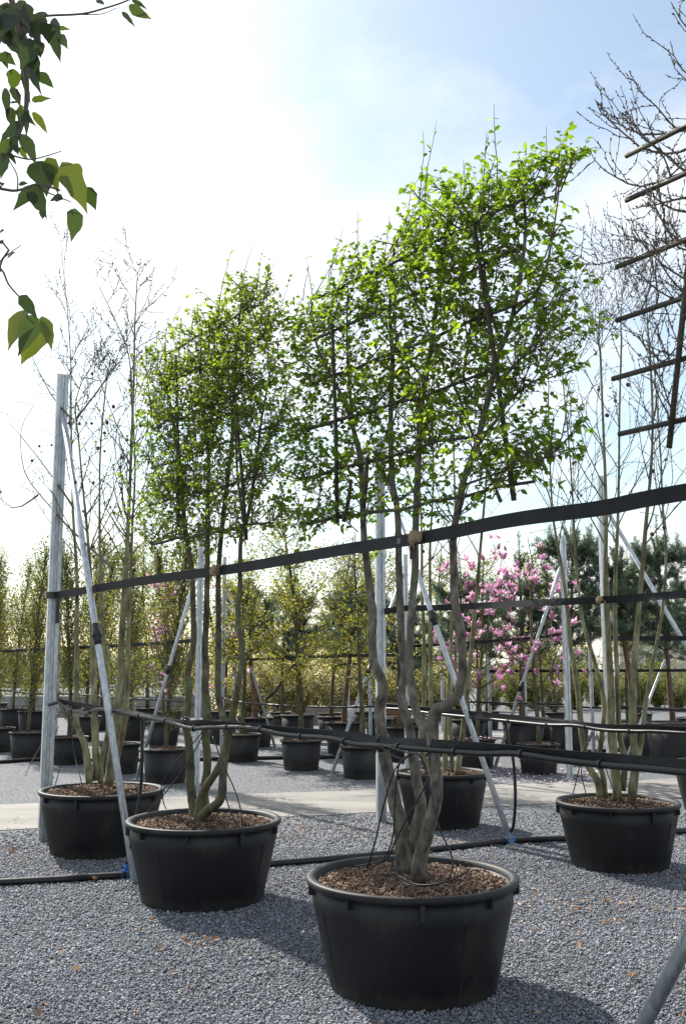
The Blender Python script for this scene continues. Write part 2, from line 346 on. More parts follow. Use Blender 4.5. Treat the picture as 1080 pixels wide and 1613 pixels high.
# ------------------------------------------------------------------ the setting: ground, paths, loose gravel
g = MB(); g.v = [Vector(p) for p in ((-300, -60, 0), (300, -60, 0), (300, 600, 0), (-300, 600, 0))]; g.f = [(0, 1, 2, 3)]
tag(g.build('ground', 'gravel_sheet'), kind='structure')
def strip(name, a, b, c, d, z, seed, n=120):      # a-b near edge, c-d far edge, ragged edges
    rg = random.Random(seed); m = MB(); a, b, c, d = map(Vector, (a, b, c, d)); ja = jc = 0
    for i in range(n + 1):
        t = i / n; ja = ja * 0.7 + rg.gauss(0, 0.035); jc = jc * 0.7 + rg.gauss(0, 0.03)
        m.v += [a.lerp(b, t) + Vector((0, ja, z)), c.lerp(d, t) + Vector((0, jc, z))]
    m.f = [(2 * i, 2 * i + 2, 2 * i + 3, 2 * i + 1) for i in range(n)]
    return tag(m.build(name, 'path'), kind='structure')
strip('path', (-16.5, 5.92, 0), (22, 18.0, 0), (-16.5, 7.95, 0), (22, 19.7, 0), 0.006, 3)
strip('path', (-26, 12.6, 0), (26, 28.3, 0), (-26, 14.1, 0), (26, 29.9, 0), 0.006, 4)
def loose_gravel():
    rg = np.random.default_rng(5)
    n = 215000
    y = 3.8 + 5.3 * rg.random(n * 2) ** 1.1; y = np.where(rg.random(n * 2) < 0.13, 8.6 + 2.6 * rg.random(n * 2) ** 1.5, y)
    x = (rg.random(n * 2) - 0.5) * (0.78 * y + 0.9)
    keep = np.ones(len(x), bool)
    ed = 11.08 + (x + 0.0) * 0.314
    keep &= (y < ed - 0.10 + rg.normal(0, 0.09, len(x)))
    for (cx, cy, r) in ((0.35, 5.36, 0.40), (-0.95, 7.21, 0.40), (-2.05, 8.93, 0.40), (2.18, 8.34, 0.37), (1.68, 3.5, 0.40), (0.98, 10.33, 0.34)):
        keep &= (x - cx) ** 2 + (y - cy) ** 2 > r * r
    x = x[keep][:n]; y = y[keep][:n]; n = len(x)
    s = 0.0055 * np.exp(rg.normal(0, 0.28, n)) * (0.85 + y * 0.05)
    base = np.array([[1, 0, 0], [-1, 0, 0], [0, 1, 0], [0, -1, 0], [0.25, 0.1, 1], [-0.2, 0, -1]], float)
    V = base[None] * (1 + rg.normal(0, 0.22, (n, 6, 3))) * s[:, None, None]
    V *= np.stack([rg.uniform(0.8, 1.5, n), rg.uniform(0.7, 1.1, n), rg.uniform(0.55, 0.95, n)], 1)[:, None, :]
    a = rg.random(n) * 6.283; tl = rg.normal(0, 0.45, n)
    cy_, sy_ = np.cos(tl)[:, None], np.sin(tl)[:, None]
    X, Y, Z = V[..., 0], V[..., 1], V[..., 2]
    Y, Z = Y * cy_ - Z * sy_, Y * sy_ + Z * cy_
    ca, sa = np.cos(a)[:, None], np.sin(a)[:, None]
    X, Y = X * ca - Y * sa, X * sa + Y * ca
    zb = 0.003 + rg.random(n) * 0.008
    V = np.stack([X + x[:, None], Y + y[:, None], Z + zb[:, None]], 2).reshape(-1, 3)
    q = np.array([[0, 2, 4], [2, 1, 4], [1, 3, 4], [3, 0, 4], [2, 0, 5], [1, 2, 5], [3, 1, 5], [0, 3, 5]])
    Fq = (np.arange(n)[:, None, None] * 6 + q[None]).reshape(-1, 3)
    patch = 0.5 + 0.25 * (np.sin(x * 2.1 + 1.3 * np.sin(y * 1.7)) + np.sin(y * 3.3 + 1.9 * np.sin(x * 1.1 + 0.5)) * np.sin(x * 4.7 + y))
    rn = np.clip(rg.random(n) * 0.84 + 0.20 * (patch - 0.25), 0, 1)
    o = mk('gravel', V, Fq, 'stone', None, False, np.repeat(rn, 6))
    tag(o, 'loose blue grey gravel chippings covering the ground in front of the path', 'gravel', kind='stuff')
loose_gravel()

# ------------------------------------------------------------------ pots
def pot_mesh(D, H, name, label, loc, group, big=True, seed=0, soil_low=0.06, rotz=0.0, chips=0):
    R = D / 2; t = thing(name, label, 'pot', (0, 0, 0), group)
    rb = R * (0.775 if big else 0.80); k = 64 if big else 32
    m = MB()
    if big: prof = [(0.0, 0.004), (rb - 0.012, 0.004), (rb, 0.016), (rb + (R - rb) * 0.70, H * 0.745), (rb + (R - rb) * 0.74, H * 0.76), (R - 0.033, H - 0.03), (R - 0.05, H - 0.03), (R - 0.06, H * 0.62), (0.0, H * 0.60)]
    else: prof = [(0.0, 0.004), (rb - 0.008, 0.004), (rb, 0.012), (R - 0.022, H - 0.022), (R - 0.034, H - 0.022), (R - 0.05, H * 0.55), (0, H * 0.53)]
    m.lathe(prof, n=k, wob=0.004); m.build('wall', 'pot', t, True)
    m = MB(); e = 0.026 if big else 0.018
    m.lathe([(R - 0.049, H - 0.034), (R - 0.008, H - 0.034), (R, H - e * 0.8), (R, H - 0.006), (R - 0.006, H), (R - 0.028, H + 0.001), (R - 0.045, H - 0.006), (R - 0.049, H - 0.034)] if big else
            [(R - 0.033, H - 0.025), (R - 0.005, H - 0.025), (R, H - 0.018), (R, H - 0.004), (R - 0.005, H), (R - 0.025, H), (R - 0.033, H - 0.006), (R - 0.033, H - 0.025)], n=k, wob=0.004)
    m.build('rim', 'pot', t, True)
    rg = random.Random(seed)
    if big:
        me = None
        for i in range(9):
            w = 2 * math.pi * (i + 0.35) / 9; wide = i % 3 == 0
            if me is None or True:
                m = MB(); L_ = 0.088 if wide else 0.055
                r0 = R - 0.047; r1 = R - 0.004; z1 = H - 0.033
                tn = 0.012 if wide else 0.005
                for sgn in (-1, 1):
                    m.v += [Vector((r0 - 0.012, sgn * tn, z1)), Vector((r1, sgn * tn, z1)), Vector((r1, sgn * tn, z1 - L_ * 0.8)), Vector((r0 - 0.02, sgn * tn, z1 - L_))]
                m.f = [(0, 1, 2, 3), (7, 6, 5, 4), (0, 4, 5, 1), (1, 5, 6, 2), (2, 6, 7, 3), (3, 7, 4, 0)]
                o = m.build('bracket', 'pot', t)
            o.rotation_euler = (0, 0, w)
    if big:
        for i in range(4):
            w = 2 * math.pi * (i + 0.1) / 4; m = MB(); z0, z1 = 0.02, H * 0.74; ra = rb + 0.001; rb_ = rb + (R - rb) * 0.70
            for sgn in (-1, 1): m.v += [Vector((ra - 0.004, sgn * 0.004, z0)), Vector((ra + 0.003, sgn * 0.003, z0)), Vector((rb_ + 0.003, sgn * 0.003, z1)), Vector((rb_ - 0.004, sgn * 0.004, z1))]
            m.f = [(0, 1, 2, 3), (7, 6, 5, 4), (0, 4, 5, 1), (1, 5, 6, 2), (2, 6, 7, 3), (3, 7, 4, 0)]; o = m.build('mould_seam', 'pot', t); o.rotation_euler = (0, 0, w)
    # soil with a coarse, uneven top
    m = MB(); rs = R - (0.052 if big else 0.036) - 0.006; z0 = H - soil_low
    rings = 10; n = 36; m.v.append(Vector((0, 0, z0 + 0.03)))
    for i in range(1, rings + 1):
        for k_ in range(n):
            w = 2 * math.pi * k_ / n; r = rs * i / rings
            m.v.append(Vector((r * math.cos(w), r * math.sin(w), z0 + 0.03 * (1 - (i / rings) ** 2) + rg.gauss(0, 0.006))))
    for k_ in range(n): m.f.append((0, 1 + k_, 1 + (k_ + 1) % n))
    for i in range(rings - 1):
        for k_ in range(n):
            a = 1 + i * n; k2 = (k_ + 1) % n; m.f.append((a + k_, a + n + k_, a + n + k2, a + k2))
    so = m.build('soil', 'soil', t, True)
    if chips:
        rr = np.random.default_rng(seed); c = int(chips * 1.7)
        rad = rs * np.sqrt(rr.random(c)) * 0.98; an = rr.random(c) * 6.283
        P = np.stack([rad * np.cos(an), rad * np.sin(an), z0 + 0.032 * (1 - (rad / rs) ** 2) + 0.004 + rr.random(c) * 0.012], 1)
        base = np.array([[i, j, q] for q in (-1, 1) for j in (-1, 1) for i in (-1, 1)], float)
        sz = np.stack([rr.uniform(0.004, 0.014, c), rr.uniform(0.003, 0.0065, c), rr.uniform(0.002, 0.005, c)], 1)
        V = base[None] * (1 + rr.normal(0, 0.25, (c, 8, 3))) * sz[:, None]
        t1 = rr.normal(0, 0.5, c)[:, None]; a = rr.random(c)[:, None] * 6.283
        X, Y, Z = V[..., 0], V[..., 1], V[..., 2]
        X, Z = X * np.cos(t1) - Z * np.sin(t1), X * np.sin(t1) + Z * np.cos(t1)
        X, Y = X * np.cos(a) - Y * np.sin(a), X * np.sin(a) + Y * np.cos(a)
        V = np.stack([X, Y, Z], 2) + P[:, None]
        qd = np.array([[0, 2, 3, 1], [4, 5, 7, 6], [0, 1, 5, 4], [2, 6, 7, 3], [0, 4, 6, 2], [1, 3, 7, 5]])
        o = mk('bark_mulch', V.reshape(-1, 3), (np.arange(c)[:, None, None] * 8 + qd[None]).reshape(-1, 4), 'chip', so, False, np.repeat(rr.random(c), 8), Vector((0, 0, 0)))
        o['kind'] = 'stuff'
    t.location = loc; t.rotation_euler = (0, 0, rotz)
    return t
P1 = (0.35, 5.36, 0); P2 = (-0.95, 7.21, 0); P3 = (-2.05, 8.93, 0); PB1 = (0.98, 10.33, 0); PB2 = (2.18, 8.34, 0); P0 = (1.68, 3.50, 0)
GA = 'wide black tubs of the front row'; GB = 'wide black tubs of the second row'
pot_mesh(1.07, 0.53, 'plastic_tub', 'wide black tub in the foreground under the largest leafy espalier', P1, GA, seed=1, chips=2600, rotz=0.3, soil_low=0.05)
pot_mesh(1.06, 0.53, 'plastic_tub', 'wide black tub under the smaller leafy espalier, left of the foreground tub', P2, GA, seed=2, chips=1600, rotz=0.9, soil_low=0.05)
pot_mesh(1.05, 0.52, 'plastic_tub', 'wide black tub beside the grooved steel post at the left edge', P3, GA, seed=3, chips=1200, rotz=0.1, soil_low=0.035)
pot_mesh(1.06, 0.53, 'plastic_tub', 'black tub cut off by the right edge, behind the leaning grey brace', P0, GA, seed=4, chips=500, rotz=0.5)
pot_mesh(0.91, 0.52, 'plastic_tub', 'black tub seen directly behind the trunks of the largest espalier', PB1, GB, seed=5, chips=700, rotz=0.2, soil_low=0.04)
pot_mesh(0.97, 0.50, 'plastic_tub', 'wide black tub of the six stemmed bare tree on the right', PB2, GB, seed=6, chips=900, rotz=0.6, soil_low=0.045)
pot_mesh(0.95, 0.52, 'plastic_tub', 'black tub at the right edge standing on the path side', (4.05, 11.3, 0), GB, seed=7, chips=200, rotz=0.6)

# ------------------------------------------------------------------ leafy espaliers in the front row
def espalier(name, label, row, base, stems, forks, canes, vcanes, box, leaf, nlat, seed, bark, leafmat, big_parts=0, slim=0.80, kexp=0.9):
    rg = random.Random(seed); t = thing(name, label, 'tree', base, 'espaliered trees of the front row')
    allpts = []
    for (pxs, q, rr) in stems + forks:
        qq = q if isinstance(q, (list, tuple)) else (q, q)
        pts = []
        for i, (x, y) in enumerate(pxs):
            f = i / (len(pxs) - 1); pts.append(row.px(x, y, qq[0] + (qq[1] - qq[0]) * f))
        sp = smooth_path(pts, 4); rad = lerp_list(rr, len(sp))
        rad = [r * slim * (1 + rg.uniform(-0.05, 0.05)) for r in rad]
        if rr[0] > 0.036:
            for i in range(5): rad[i] *= 1.0 + 0.035 * (5 - i)
        sp = [p + Vector((rg.gauss(0, 1), rg.gauss(0, 1), 0)) * r * 0.045 for p, r in zip(sp, rad)]
        m = MB(); m.tube(sp, rad, 14 if rr[0] > 0.03 else 7)
        for i in range(3, len(sp) - 6):
            if rr[0] > 0.03 and rg.random() < 0.22:
                d = rv(rg); d.z *= 0.2; d.normalize(); m.ball(sp[i] + d * rad[i] * 0.8, rad[i] * rg.uniform(0.22, 0.36), 5, 8, (1, 1, 1.3), 0.1, rg)
        m.build('stem' if rr[0] > 0.03 else 'branch', bark, t, True)
        allpts.append((sp, rad))
    for (k0, h0, k1, h1, q) in canes:
        m = MB(); a = row.at(k0, h0, q); b = row.at(k1, h1, q)
        b = a.lerp(b, rg.uniform(0.93, 1.03)); a = a.lerp(b, rg.uniform(0.0, 0.06)); pp = [a.lerp(b, i / 8) + Vector((0, 0, rg.gauss(0, 0.008))) for i in range(9)]
        m.tube(pp, [0.0115 - 0.004 * i / 8 for i in range(9)], 7); m.build('cane', 'cane', t, True)
    for (x0, y0, x1, y1, q) in vcanes:
        m = MB(); a = row.px(x0, y0, q); b = row.px(x1, y1, q); m.tube([a, a.lerp(b, 0.5) + Vector((0.006, 0, 0)), b], [0.011, 0.012, 0.013], 7); m.build('cane', 'cane', t, True)
    kmin, kmax, hmin, hmax, qd, htop = box
    o = row.o; u = -row.u; aw = row.away
    tw = MB(); lv = Leaves()
    def kh(p): d = p - o; return d.dot(u), p.z, d.dot(aw)
    edge = [rg.uniform(-0.12, 0.10) for _ in range(40)]
    def inside(p, slack=0.0):
        k, h, q = kh(p); e = edge[int((h * 7.3) % 40)]; e2 = edge[int((k * 5.1 + 20) % 40)]
        return kmin + e - slack < k < kmax + e + slack and hmin + e2 * 0.7 - slack < h < htop(k) + e2 * 1.6 + slack
    ll, lw = leaf
    def one(p, d, sc=1.0):
        s = rg.uniform(0.6, 1.2) * sc
        lv.add(p, d, Vector((0, 0, 1)) * 0.9 + rv(rg, 0.42), ll * s, lw * s * rg.uniform(0.8, 1.1), min(1, max(0, rg.gauss(0.48, 0.26))))
    def leafset(p, d, n):
        for j in range(n): one(p + rv(rg, 0.004), (d * 0.5 + rv(rg, 0.5) + Vector((0, 0, -0.38))).normalized())
    def spray(pts):                    # leaves left and right along a shoot, a tuft at its tip
        m = len(pts) - 1; nl = max(3, int((pts[0] - pts[-1]).length / 0.026)); sgn = 1
        for a in range(nl):
            f = (a + 0.6) / nl * m; i_ = min(m - 1, int(f)); p = pts[i_].lerp(pts[i_ + 1], f - i_); d = (pts[i_ + 1] - pts[i_]).normalized()
            sd = d.cross(Vector((0, 0, 1))); sd = sd.normalized() if sd.length > 0.1 else rv(rg).normalized(); sgn = -sgn
            one(p, (d * 0.6 + sd * sgn * 0.8 + Vector((0, 0, -0.35)) + rv(rg, 0.25)).normalized(), 0.7 + 0.4 * (a / nl))
        leafset(pts[-1], d, 2)
    def shoot(p, d, length, r, level):
        pts = twig_path(rg, p, d, length, 4, 0.14, 0.06 if level == 0 else -0.02)
        if not inside(pts[-1], 0.03):
            pts = pts[:3]
            if not inside(pts[-1], 0.05): return
        tw.tube(pts, [r * (1 - 0.18 * i) for i in range(len(pts))], 4 if level else 5, False)
        if level == 0:
            for i in range(1, len(pts)):
                for _ in range(2):
                    if rg.random() < 0.62:
                        dd = (pts[i] - pts[i - 1]).normalized() + rv(rg, 0.5)
                        shoot(pts[i].lerp(pts[i - 1], rg.random()), dd, rg.uniform(0.07, 0.21), 0.0021, 1)
            spray(pts[-2:])
        else: spray(pts)
    cand = [(sp[i], rad[i]) for sp, rad in allpts for i in range(len(sp)) if sp[i].z > hmin - 0.02]
    segs = []
    for (p, r) in cand: segs.append(p)
    for (k0, h0, k1, h1, q) in canes:
        a = row.at(k0, h0, q); b = row.at(k1, h1, q)
        for i in range(14): segs.append(a.lerp(b, (i + rg.random()) / 14))
    for _ in range(nlat):
        kt = kmin + (kmax - kmin) * rg.random() ** kexp; ht = rg.uniform(hmin, htop(kt)); p = None; best = 9
        for c_ in rg.sample(segs, min(len(segs), 90)):
            k, h, q = kh(c_); e_ = abs(k - kt) + abs(h - ht)
            if e_ < best: best = e_; p = c_
        p = p + rv(rg, 0.02)
        sg = rg.choice((-1, 1)); k, h, q = kh(p)
        if abs(kt - k) > 0.06: sg = 1 if kt > k else -1
        if k < kmin + 0.15: sg = -1 if rg.random() < 0.75 else 1
        if k > kmax - 0.15: sg = 1 if rg.random() < 0.75 else -1
        d = u * sg * rg.uniform(0.3, 1.0) + aw * rg.gauss(0, qd) + Vector((0, 0, rg.uniform(0.0, 0.85)))
        shoot(p, d, rg.uniform(0.18, 0.48), 0.0042, 0)
    # thin upright shoots standing out of the top
    for i in range(16):
        k = kmin + 0.1 + (kmax - kmin - 0.2) * (i + rg.random()) / 16; p = row.at(k, htop(k) - 0.15, rg.gauss(0, 0.08)); L_ = rg.uniform(0.22, 0.52)
        pts = twig_path(rg, p, Vector((rg.gauss(0, 0.12), rg.gauss(0, 0.12), 1)), L_, 6, 0.07)
        tw.tube(pts, [0.0042, 0.0038, 0.0033, 0.0028, 0.0023, 0.0018, 0.0012], 4, False)
        if rg.random() < 0.75:
            for j in range(2, 6): leafset(pts[j], (pts[j] - pts[j - 1]).normalized(), rg.choice((1, 2, 2)))
    tw.build('twigs', 'twig', t)
    # the biggest, nearest leaves are single parts, the rest one foliage part
    n = len(lv.p)
    if big_parts:
        order = sorted(range(n), key=lambda i: -(lv.l[i] / max(lv.p[i][1], 0.1)))[:big_parts * 3]
        pick = set(order[::3])
        protos = []
        for q in range(8):
            z = Leaves(); z.add((0, 0, 0), (0, 1, 0), (0, 0, 1), 1.0, 0.62 + 0.02 * q, q / 7)
            V, Fc, r = z.geom(True, 0.30, 0.12 + 0.03 * q); po = mk('leaf', V, Fc, leafmat, None, False, r); protos.append(po.data); bpy.data.objects.remove(po)
        for c, i in enumerate(sorted(pick)):
            ob = bpy.data.objects.new('leaf', protos[min(7, int(lv.r[i] * 8))]); COL.objects.link(ob); ob.parent = t
            d = Vector(lv.d[i]).normalized(); nn = Vector(lv.n[i]); sx = d.cross(nn).normalized(); nn = sx.cross(d)
            M = Matrix((sx, d, nn)).transposed().to_4x4(); s = lv.l[i]
            ob.matrix_local = Matrix.Translation(Vector(lv.p[i]) - Vector(base)) @ M @ Matrix.Scale(s, 4)
        keep = [i for i in range(n) if i not in pick]
        for a in ('p', 'd', 'n', 'l', 'w', 'r'): setattr(lv, a, [getattr(lv, a)[i] for i in keep])
    fo = lv.build('foliage', leafmat, t, True, 0.30, 0.2); fo['kind'] = 'stuff'
    return t, n

S1 = [([(636, 1375), (632, 1306), (624, 1271), (611, 1218), (602, 1176), (600, 1147), (597, 1124), (599, 1107), (603, 1090), (599, 1067), (588, 1040), (586, 995), (587, 965), (582, 925), (576, 873), (572, 830), (570, 752), (562, 698), (544, 637), (520, 589), (496, 535), (490, 475)], (0.0, 0.05), [0.052, 0.047, 0.040, 0.038, 0.033, 0.031, 0.027, 0.022, 0.014, 0.007]),
      ([(646, 1368), (652, 1320), (662, 1271), (657, 1236), (651, 1196), (645, 1151), (640, 1133), (634, 1113), (632, 1089), (637, 1062), (634, 1035), (632, 1000), (630, 950), (628, 900), (626, 812), (617, 752), (615, 662), (618, 571), (614, 493), (617, 421), (621, 392)], (0.05, 0.02), [0.046, 0.038, 0.034, 0.033, 0.029, 0.027, 0.024, 0.02, 0.014, 0.008]),
      ([(660, 1385), (663, 1345), (676, 1299), (687, 1253), (684, 1200), (681, 1164), (682, 1129), (690, 1117), (706, 1109), (719, 1096), (726, 1073), (728, 1048), (725, 987), (717, 953), (714, 887), (714, 842), (719, 812), (731, 752), (749, 704), (767, 632), (782, 565), (803, 511), (821, 421), (827, 361), (824, 300)], (-0.06, 0.0), [0.050, 0.042, 0.041, 0.037, 0.030, 0.027, 0.025, 0.022, 0.019, 0.013, 0.007]),
      ([(674, 1168), (666, 1146), (657, 1128), (650, 1095), (645, 1062), (645, 1017), (648, 967), (653, 900), (654, 836), (659, 722), (662, 650), (671, 589), (680, 541), (686, 493), (695, 421), (704, 355), (710, 295)], (-0.04, 0.06), [0.034, 0.030, 0.027, 0.026, 0.024, 0.022, 0.018, 0.012, 0.006])]
F1 = [([(560, 694), (553, 640), (546, 541), (548, 455)], 0.05, [0.012, 0.01, 0.006]),
      ([(788, 790), (765, 735), (742, 680), (716, 610), (692, 565), (660, 490), (636, 430)], 0.03, [0.013, 0.011, 0.009, 0.005]),
      ([(740, 720), (775, 670), (812, 620), (860, 590)], 0.03, [0.011, 0.009, 0.005]),
      ([(760, 650), (730, 600), (738, 540), (745, 470)], 0.0, [0.011, 0.009, 0.005]),
      ([(668, 600), (640, 560), (600, 500), (585, 440)], 0.06, [0.011, 0.008, 0.005]),
      ([(790, 545), (770, 480), (760, 400), (752, 330)], 0.0, [0.011, 0.008, 0.004]),
      ([(810, 495), (850, 450), (868, 380), (880, 300)], 0.0, [0.010, 0.008, 0.004]),
      ([(770, 620), (815, 570), (855, 520), (890, 450)], 0.03, [0.010, 0.008, 0.004]), ([(728, 765), (785, 745), (835, 730), (875, 715)], 0.0, [0.009, 0.007, 0.004])]
C1 = [(-1.05, 2.42, 1.03, 2.40, -0.03), (-1.08, 2.70, 0.75, 2.70, -0.03), (-1.06, 3.00, 0.95, 2.97, -0.03), (-1.04, 3.28, 0.98, 3.27, -0.03), (-0.98, 3.56, 1.0, 3.54, -0.03), (-0.95, 3.82, 0.90, 3.78, -0.03)]
top1 = lambda k: 4.02 + 0.06 * math.sin(3.1 * k + 0.6) + 0.04 * math.sin(7 * k)
tree1, n1 = espalier('espalier_tree', 'largest fresh green espalier on canes, in the foreground tub', ROWA, P1, S1, F1, C1, [(523, 511, 531, 824, -0.06), (746, 355, 809, 788, -0.06), (553, 755, 541, 822, -0.06), (578, 720, 572, 800, -0.06)],
                     (-1.18, 1.14, 2.28, 4.0, 0.34, top1), (0.039, 0.027), 480, 11, 'bark', 'leaf', 300, 0.76)
S2 = [([(308, 1290), (303, 1260), (300, 1233), (300, 1203), (298, 1172), (294, 1150), (294, 1131), (297, 1101), (298, 1080), (296, 1062), (300, 1039), (305, 1013), (305, 982), (304, 941), (302, 895), (291, 825), (284, 742), (274, 672), (262, 596), (260, 540)], (0.02, 0.05), [0.045, 0.042, 0.036, 0.035, 0.031, 0.028, 0.024, 0.018, 0.009]),
      ([(324, 1302), (322, 1250), (326, 1213), (326, 1182), (323, 1152), (326, 1121), (323, 1085), (324, 1064), (323, 1023), (325, 982), (326, 941), (327, 880), (327, 811), (329, 724), (322, 655), (316, 590), (318, 520)], (0.06, 0.02), [0.043, 0.036, 0.036, 0.036, 0.030, 0.027, 0.022, 0.016, 0.008]),
      ([(313, 1300), (318, 1286), (330, 1275), (344, 1264), (350, 1248), (351, 1223), (353, 1203), (358, 1172), (363, 1150), (369, 1115), (378, 1064), (382, 1033), (377, 992), (375, 962), (378, 931), (378, 895), (380, 846), (392, 805), (404, 724), (412, 660), (425, 590)], (-0.06, 0.0), [0.046, 0.040, 0.036, 0.030, 0.027, 0.024, 0.020, 0.014, 0.007]),
      ([(314, 1290), (315, 1264), (322, 1244), (341, 1215), (352, 1193), (358, 1160), (352, 1131), (345, 1101), (343, 1064), (344, 1023), (344, 962), (344, 905), (350, 829), (360, 742), (367, 672), (369, 603), (374, 533), (380, 470)], (-0.02, 0.04), [0.040, 0.034, 0.033, 0.030, 0.027, 0.024, 0.020, 0.014, 0.007])]
F2 = [([(329, 720), (343, 655), (350, 596), (354, 533)], 0.0, [0.013, 0.01, 0.005]), ([(385, 830), (375, 760), (372, 700), (371, 620)], -0.03, [0.012, 0.01, 0.006]),
      ([(404, 724), (425, 690), (445, 640), (455, 590)], 0.0, [0.010, 0.008, 0.004]), ([(284, 742), (262, 700), (240, 650), (232, 590)], 0.0, [0.010, 0.008, 0.004]),
      ([(291, 825), (262, 770), (244, 740), (228, 700)], 0.0, [0.010, 0.008, 0.004])]
ROW2 = Row(P2[0], P2[1])
C2 = [(-1.0, 2.50, 0.95, 2.48, -0.03), (-1.02, 2.82, 0.75, 2.80, -0.03), (-1.0, 3.12, 0.98, 3.10, -0.03), (-0.95, 3.44, 0.9, 3.42, -0.03), (-0.9, 3.76, 0.9, 3.74, -0.03), (-0.85, 4.0, 0.8, 3.98, -0.03)]
top2 = lambda k: 4.12 + 0.10 * k + 0.07 * math.sin(4.1 * k)
tree2, n2 = espalier('espalier_tree', 'smaller fine leaved green espalier, second tub from the left', ROW2, P2, S2, F2, C2, [(371, 640, 388, 850, -0.06), (277, 560, 281, 830, -0.06)],
                     (-1.18, 1.02, 2.36, 4.2, 0.38, top2), (0.033, 0.023), 620, 23, 'bark_moss', 'leaf_fine', 0, 0.78)

# ------------------------------------------------------------------ bare multi-stem trees
def bud_twig(mb, rg, pts, r0, r1, buds=True, n=4, br=0.0045):
    m = len(pts); mb.tube(pts, [r0 + (r1 - r0) * i / (m - 1) for i in range(m)], n, False)
    if buds:
        for i in range(1, m):
            for q in range(2):
                p = pts[i - 1].lerp(pts[i], rg.random()); d = (pts[i] - pts[i - 1]).normalized() + rv(rg, 0.5); d.normalize()
                mb.tube([p, p + d * br * 1.8, p + d * br * 4.2], [br * 0.35, br * 0.75, br * 0.1], 4, False)
def bare_tree(name, label, row, base, stems, bark, seed, hb, ntw, blen, top, fruits=0, leaves=0, group='bare multi stemmed trees', spread=0.55, extra=()):
    rg = random.Random(seed); t = thing(name, label, 'tree', base, group); tw = MB(); lv = Leaves(); spots = []
    for (pxs, q, rr) in stems:
        pts = [row.px(x, y, q) for (x, y) in pxs]
        if pts[-1].z < top:                                  # leader goes on up to its tip
            d = (pts[-1] - pts[-3]).normalized()
            pts += twig_path(rg, pts[-1], d * 0.5 + Vector((0, 0, 1)), top - pts[-1].z + rg.uniform(-0.3, 0.3), 7, 0.06)[1:]; rr = rr + [0.004, 0.0022]
        sp = smooth_path(pts, 3); rad = lerp_list(rr, len(sp)); rad = [r * (1 + rg.uniform(-0.06, 0.06)) * 0.86 * (1 if sp[i].z < 1.0 else max(0.5, 1 - 0.22 * (sp[i].z - 1.0))) for i, r in enumerate(rad)]
        m = MB(); m.tube(sp, rad, 10)
        for i in range(2, len(sp) - 1):                      # small knots where twigs were cut
            if rad[i] > 0.012 and rg.random() < 0.5:
                d = rv(rg).normalized(); d.z *= 0.2; m.ball(sp[i] + d * rad[i] * 0.8, rad[i] * 0.42, 4, 6)
        m.build('stem', bark, t, True)
        idx = [i for i in range(len(sp)) if sp[i].z > hb]
        for _ in range(ntw):
            i = rg.choice(idx); f = (sp[i].z - hb) / max(0.1, sp[-1].z - hb)
            an = rg.uniform(0, 6.283); d = Vector((math.cos(an) * spread, math.sin(an) * spread, rg.uniform(0.35, 1.0)))
            L_ = blen * rg.uniform(0.45, 1.15) * (1 - 0.55 * f)
            bp = twig_path(rg, sp[i], d, L_, 7, 0.10, 0.06)
            bud_twig(tw, rg, bp, min(rad[i] * 0.5, 0.0075), 0.0016)
            for j in range(2, 7):
                if rg.random() < 0.62:
                    dd = (bp[j] - bp[j - 1]).normalized() + rv(rg, 0.5); b2 = twig_path(rg, bp[j], dd, L_ * rg.uniform(0.15, 0.42), 4, 0.14, 0.04)
                    bud_twig(tw, rg, b2, 0.0026, 0.0012); spots.append(b2[-1])
            spots.append(bp[rg.randint(3, 7)])
    for pxs in extra:
        pts = smooth_path([row.px(x, y, -0.2) for (x, y) in pxs], 3); bud_twig(tw, rg, pts, 0.011, 0.002)
        for j in range(3, len(pts)):
            if rg.random() < 0.6:
                b2 = twig_path(rg, pts[j], rv(rg, 0.6) + Vector((0, 0, 0.7)), rg.uniform(0.15, 0.5), 5, 0.14, 0.05); bud_twig(tw, rg, b2, 0.003, 0.0012); spots.append(b2[-1])
    tw.build('twigs', 'twig_olive' if bark == 'bark_olive' else 'twig', t)
    low = [p for p in spots if p.z < hb + 1.7] or spots
    fm = None
    for i in range(fruits):
        p = rg.choice(low); h = rg.uniform(0.03, 0.07)
        if fm is None:
            m = MB(); m.ball((0, 0, -0.07), 0.017, 6, 9, jit=0.18, rg=rg); m.tube([(0, 0, 0), (0.004, 0, -0.03), (0, 0, -0.06)], 0.0013, 4)
            ob = m.build('fruit', 'fruit', t, False, Vector((0, 0, 0))); fm = ob.data
        else: ob = bpy.data.objects.new('fruit', fm); COL.objects.link(ob); ob.parent = t
        ob.location = p - Vector(base); ob.rotation_euler = (rg.uniform(-0.3, 0.3), rg.uniform(-0.3, 0.3), rg.uniform(0, 6)); ob.scale = (rg.uniform(0.7, 1.05),) * 3
    for i in range(leaves):
        p = rg.choice(low)
        for j in range(2): lv.add(p + rv(rg, 0.02), rv(rg, 0.6) + Vector((0, 0, 0.2)), rv(rg, 0.5) + Vector((0, 0, 1)), 0.038 * rg.uniform(0.6, 1.1), 0.024, rg.random())
    if leaves: lv.build('young_leaves', 'leaf_spring', t)['kind'] = 'stuff'
    return t
ROW3 = Row(P3[0], P3[1])
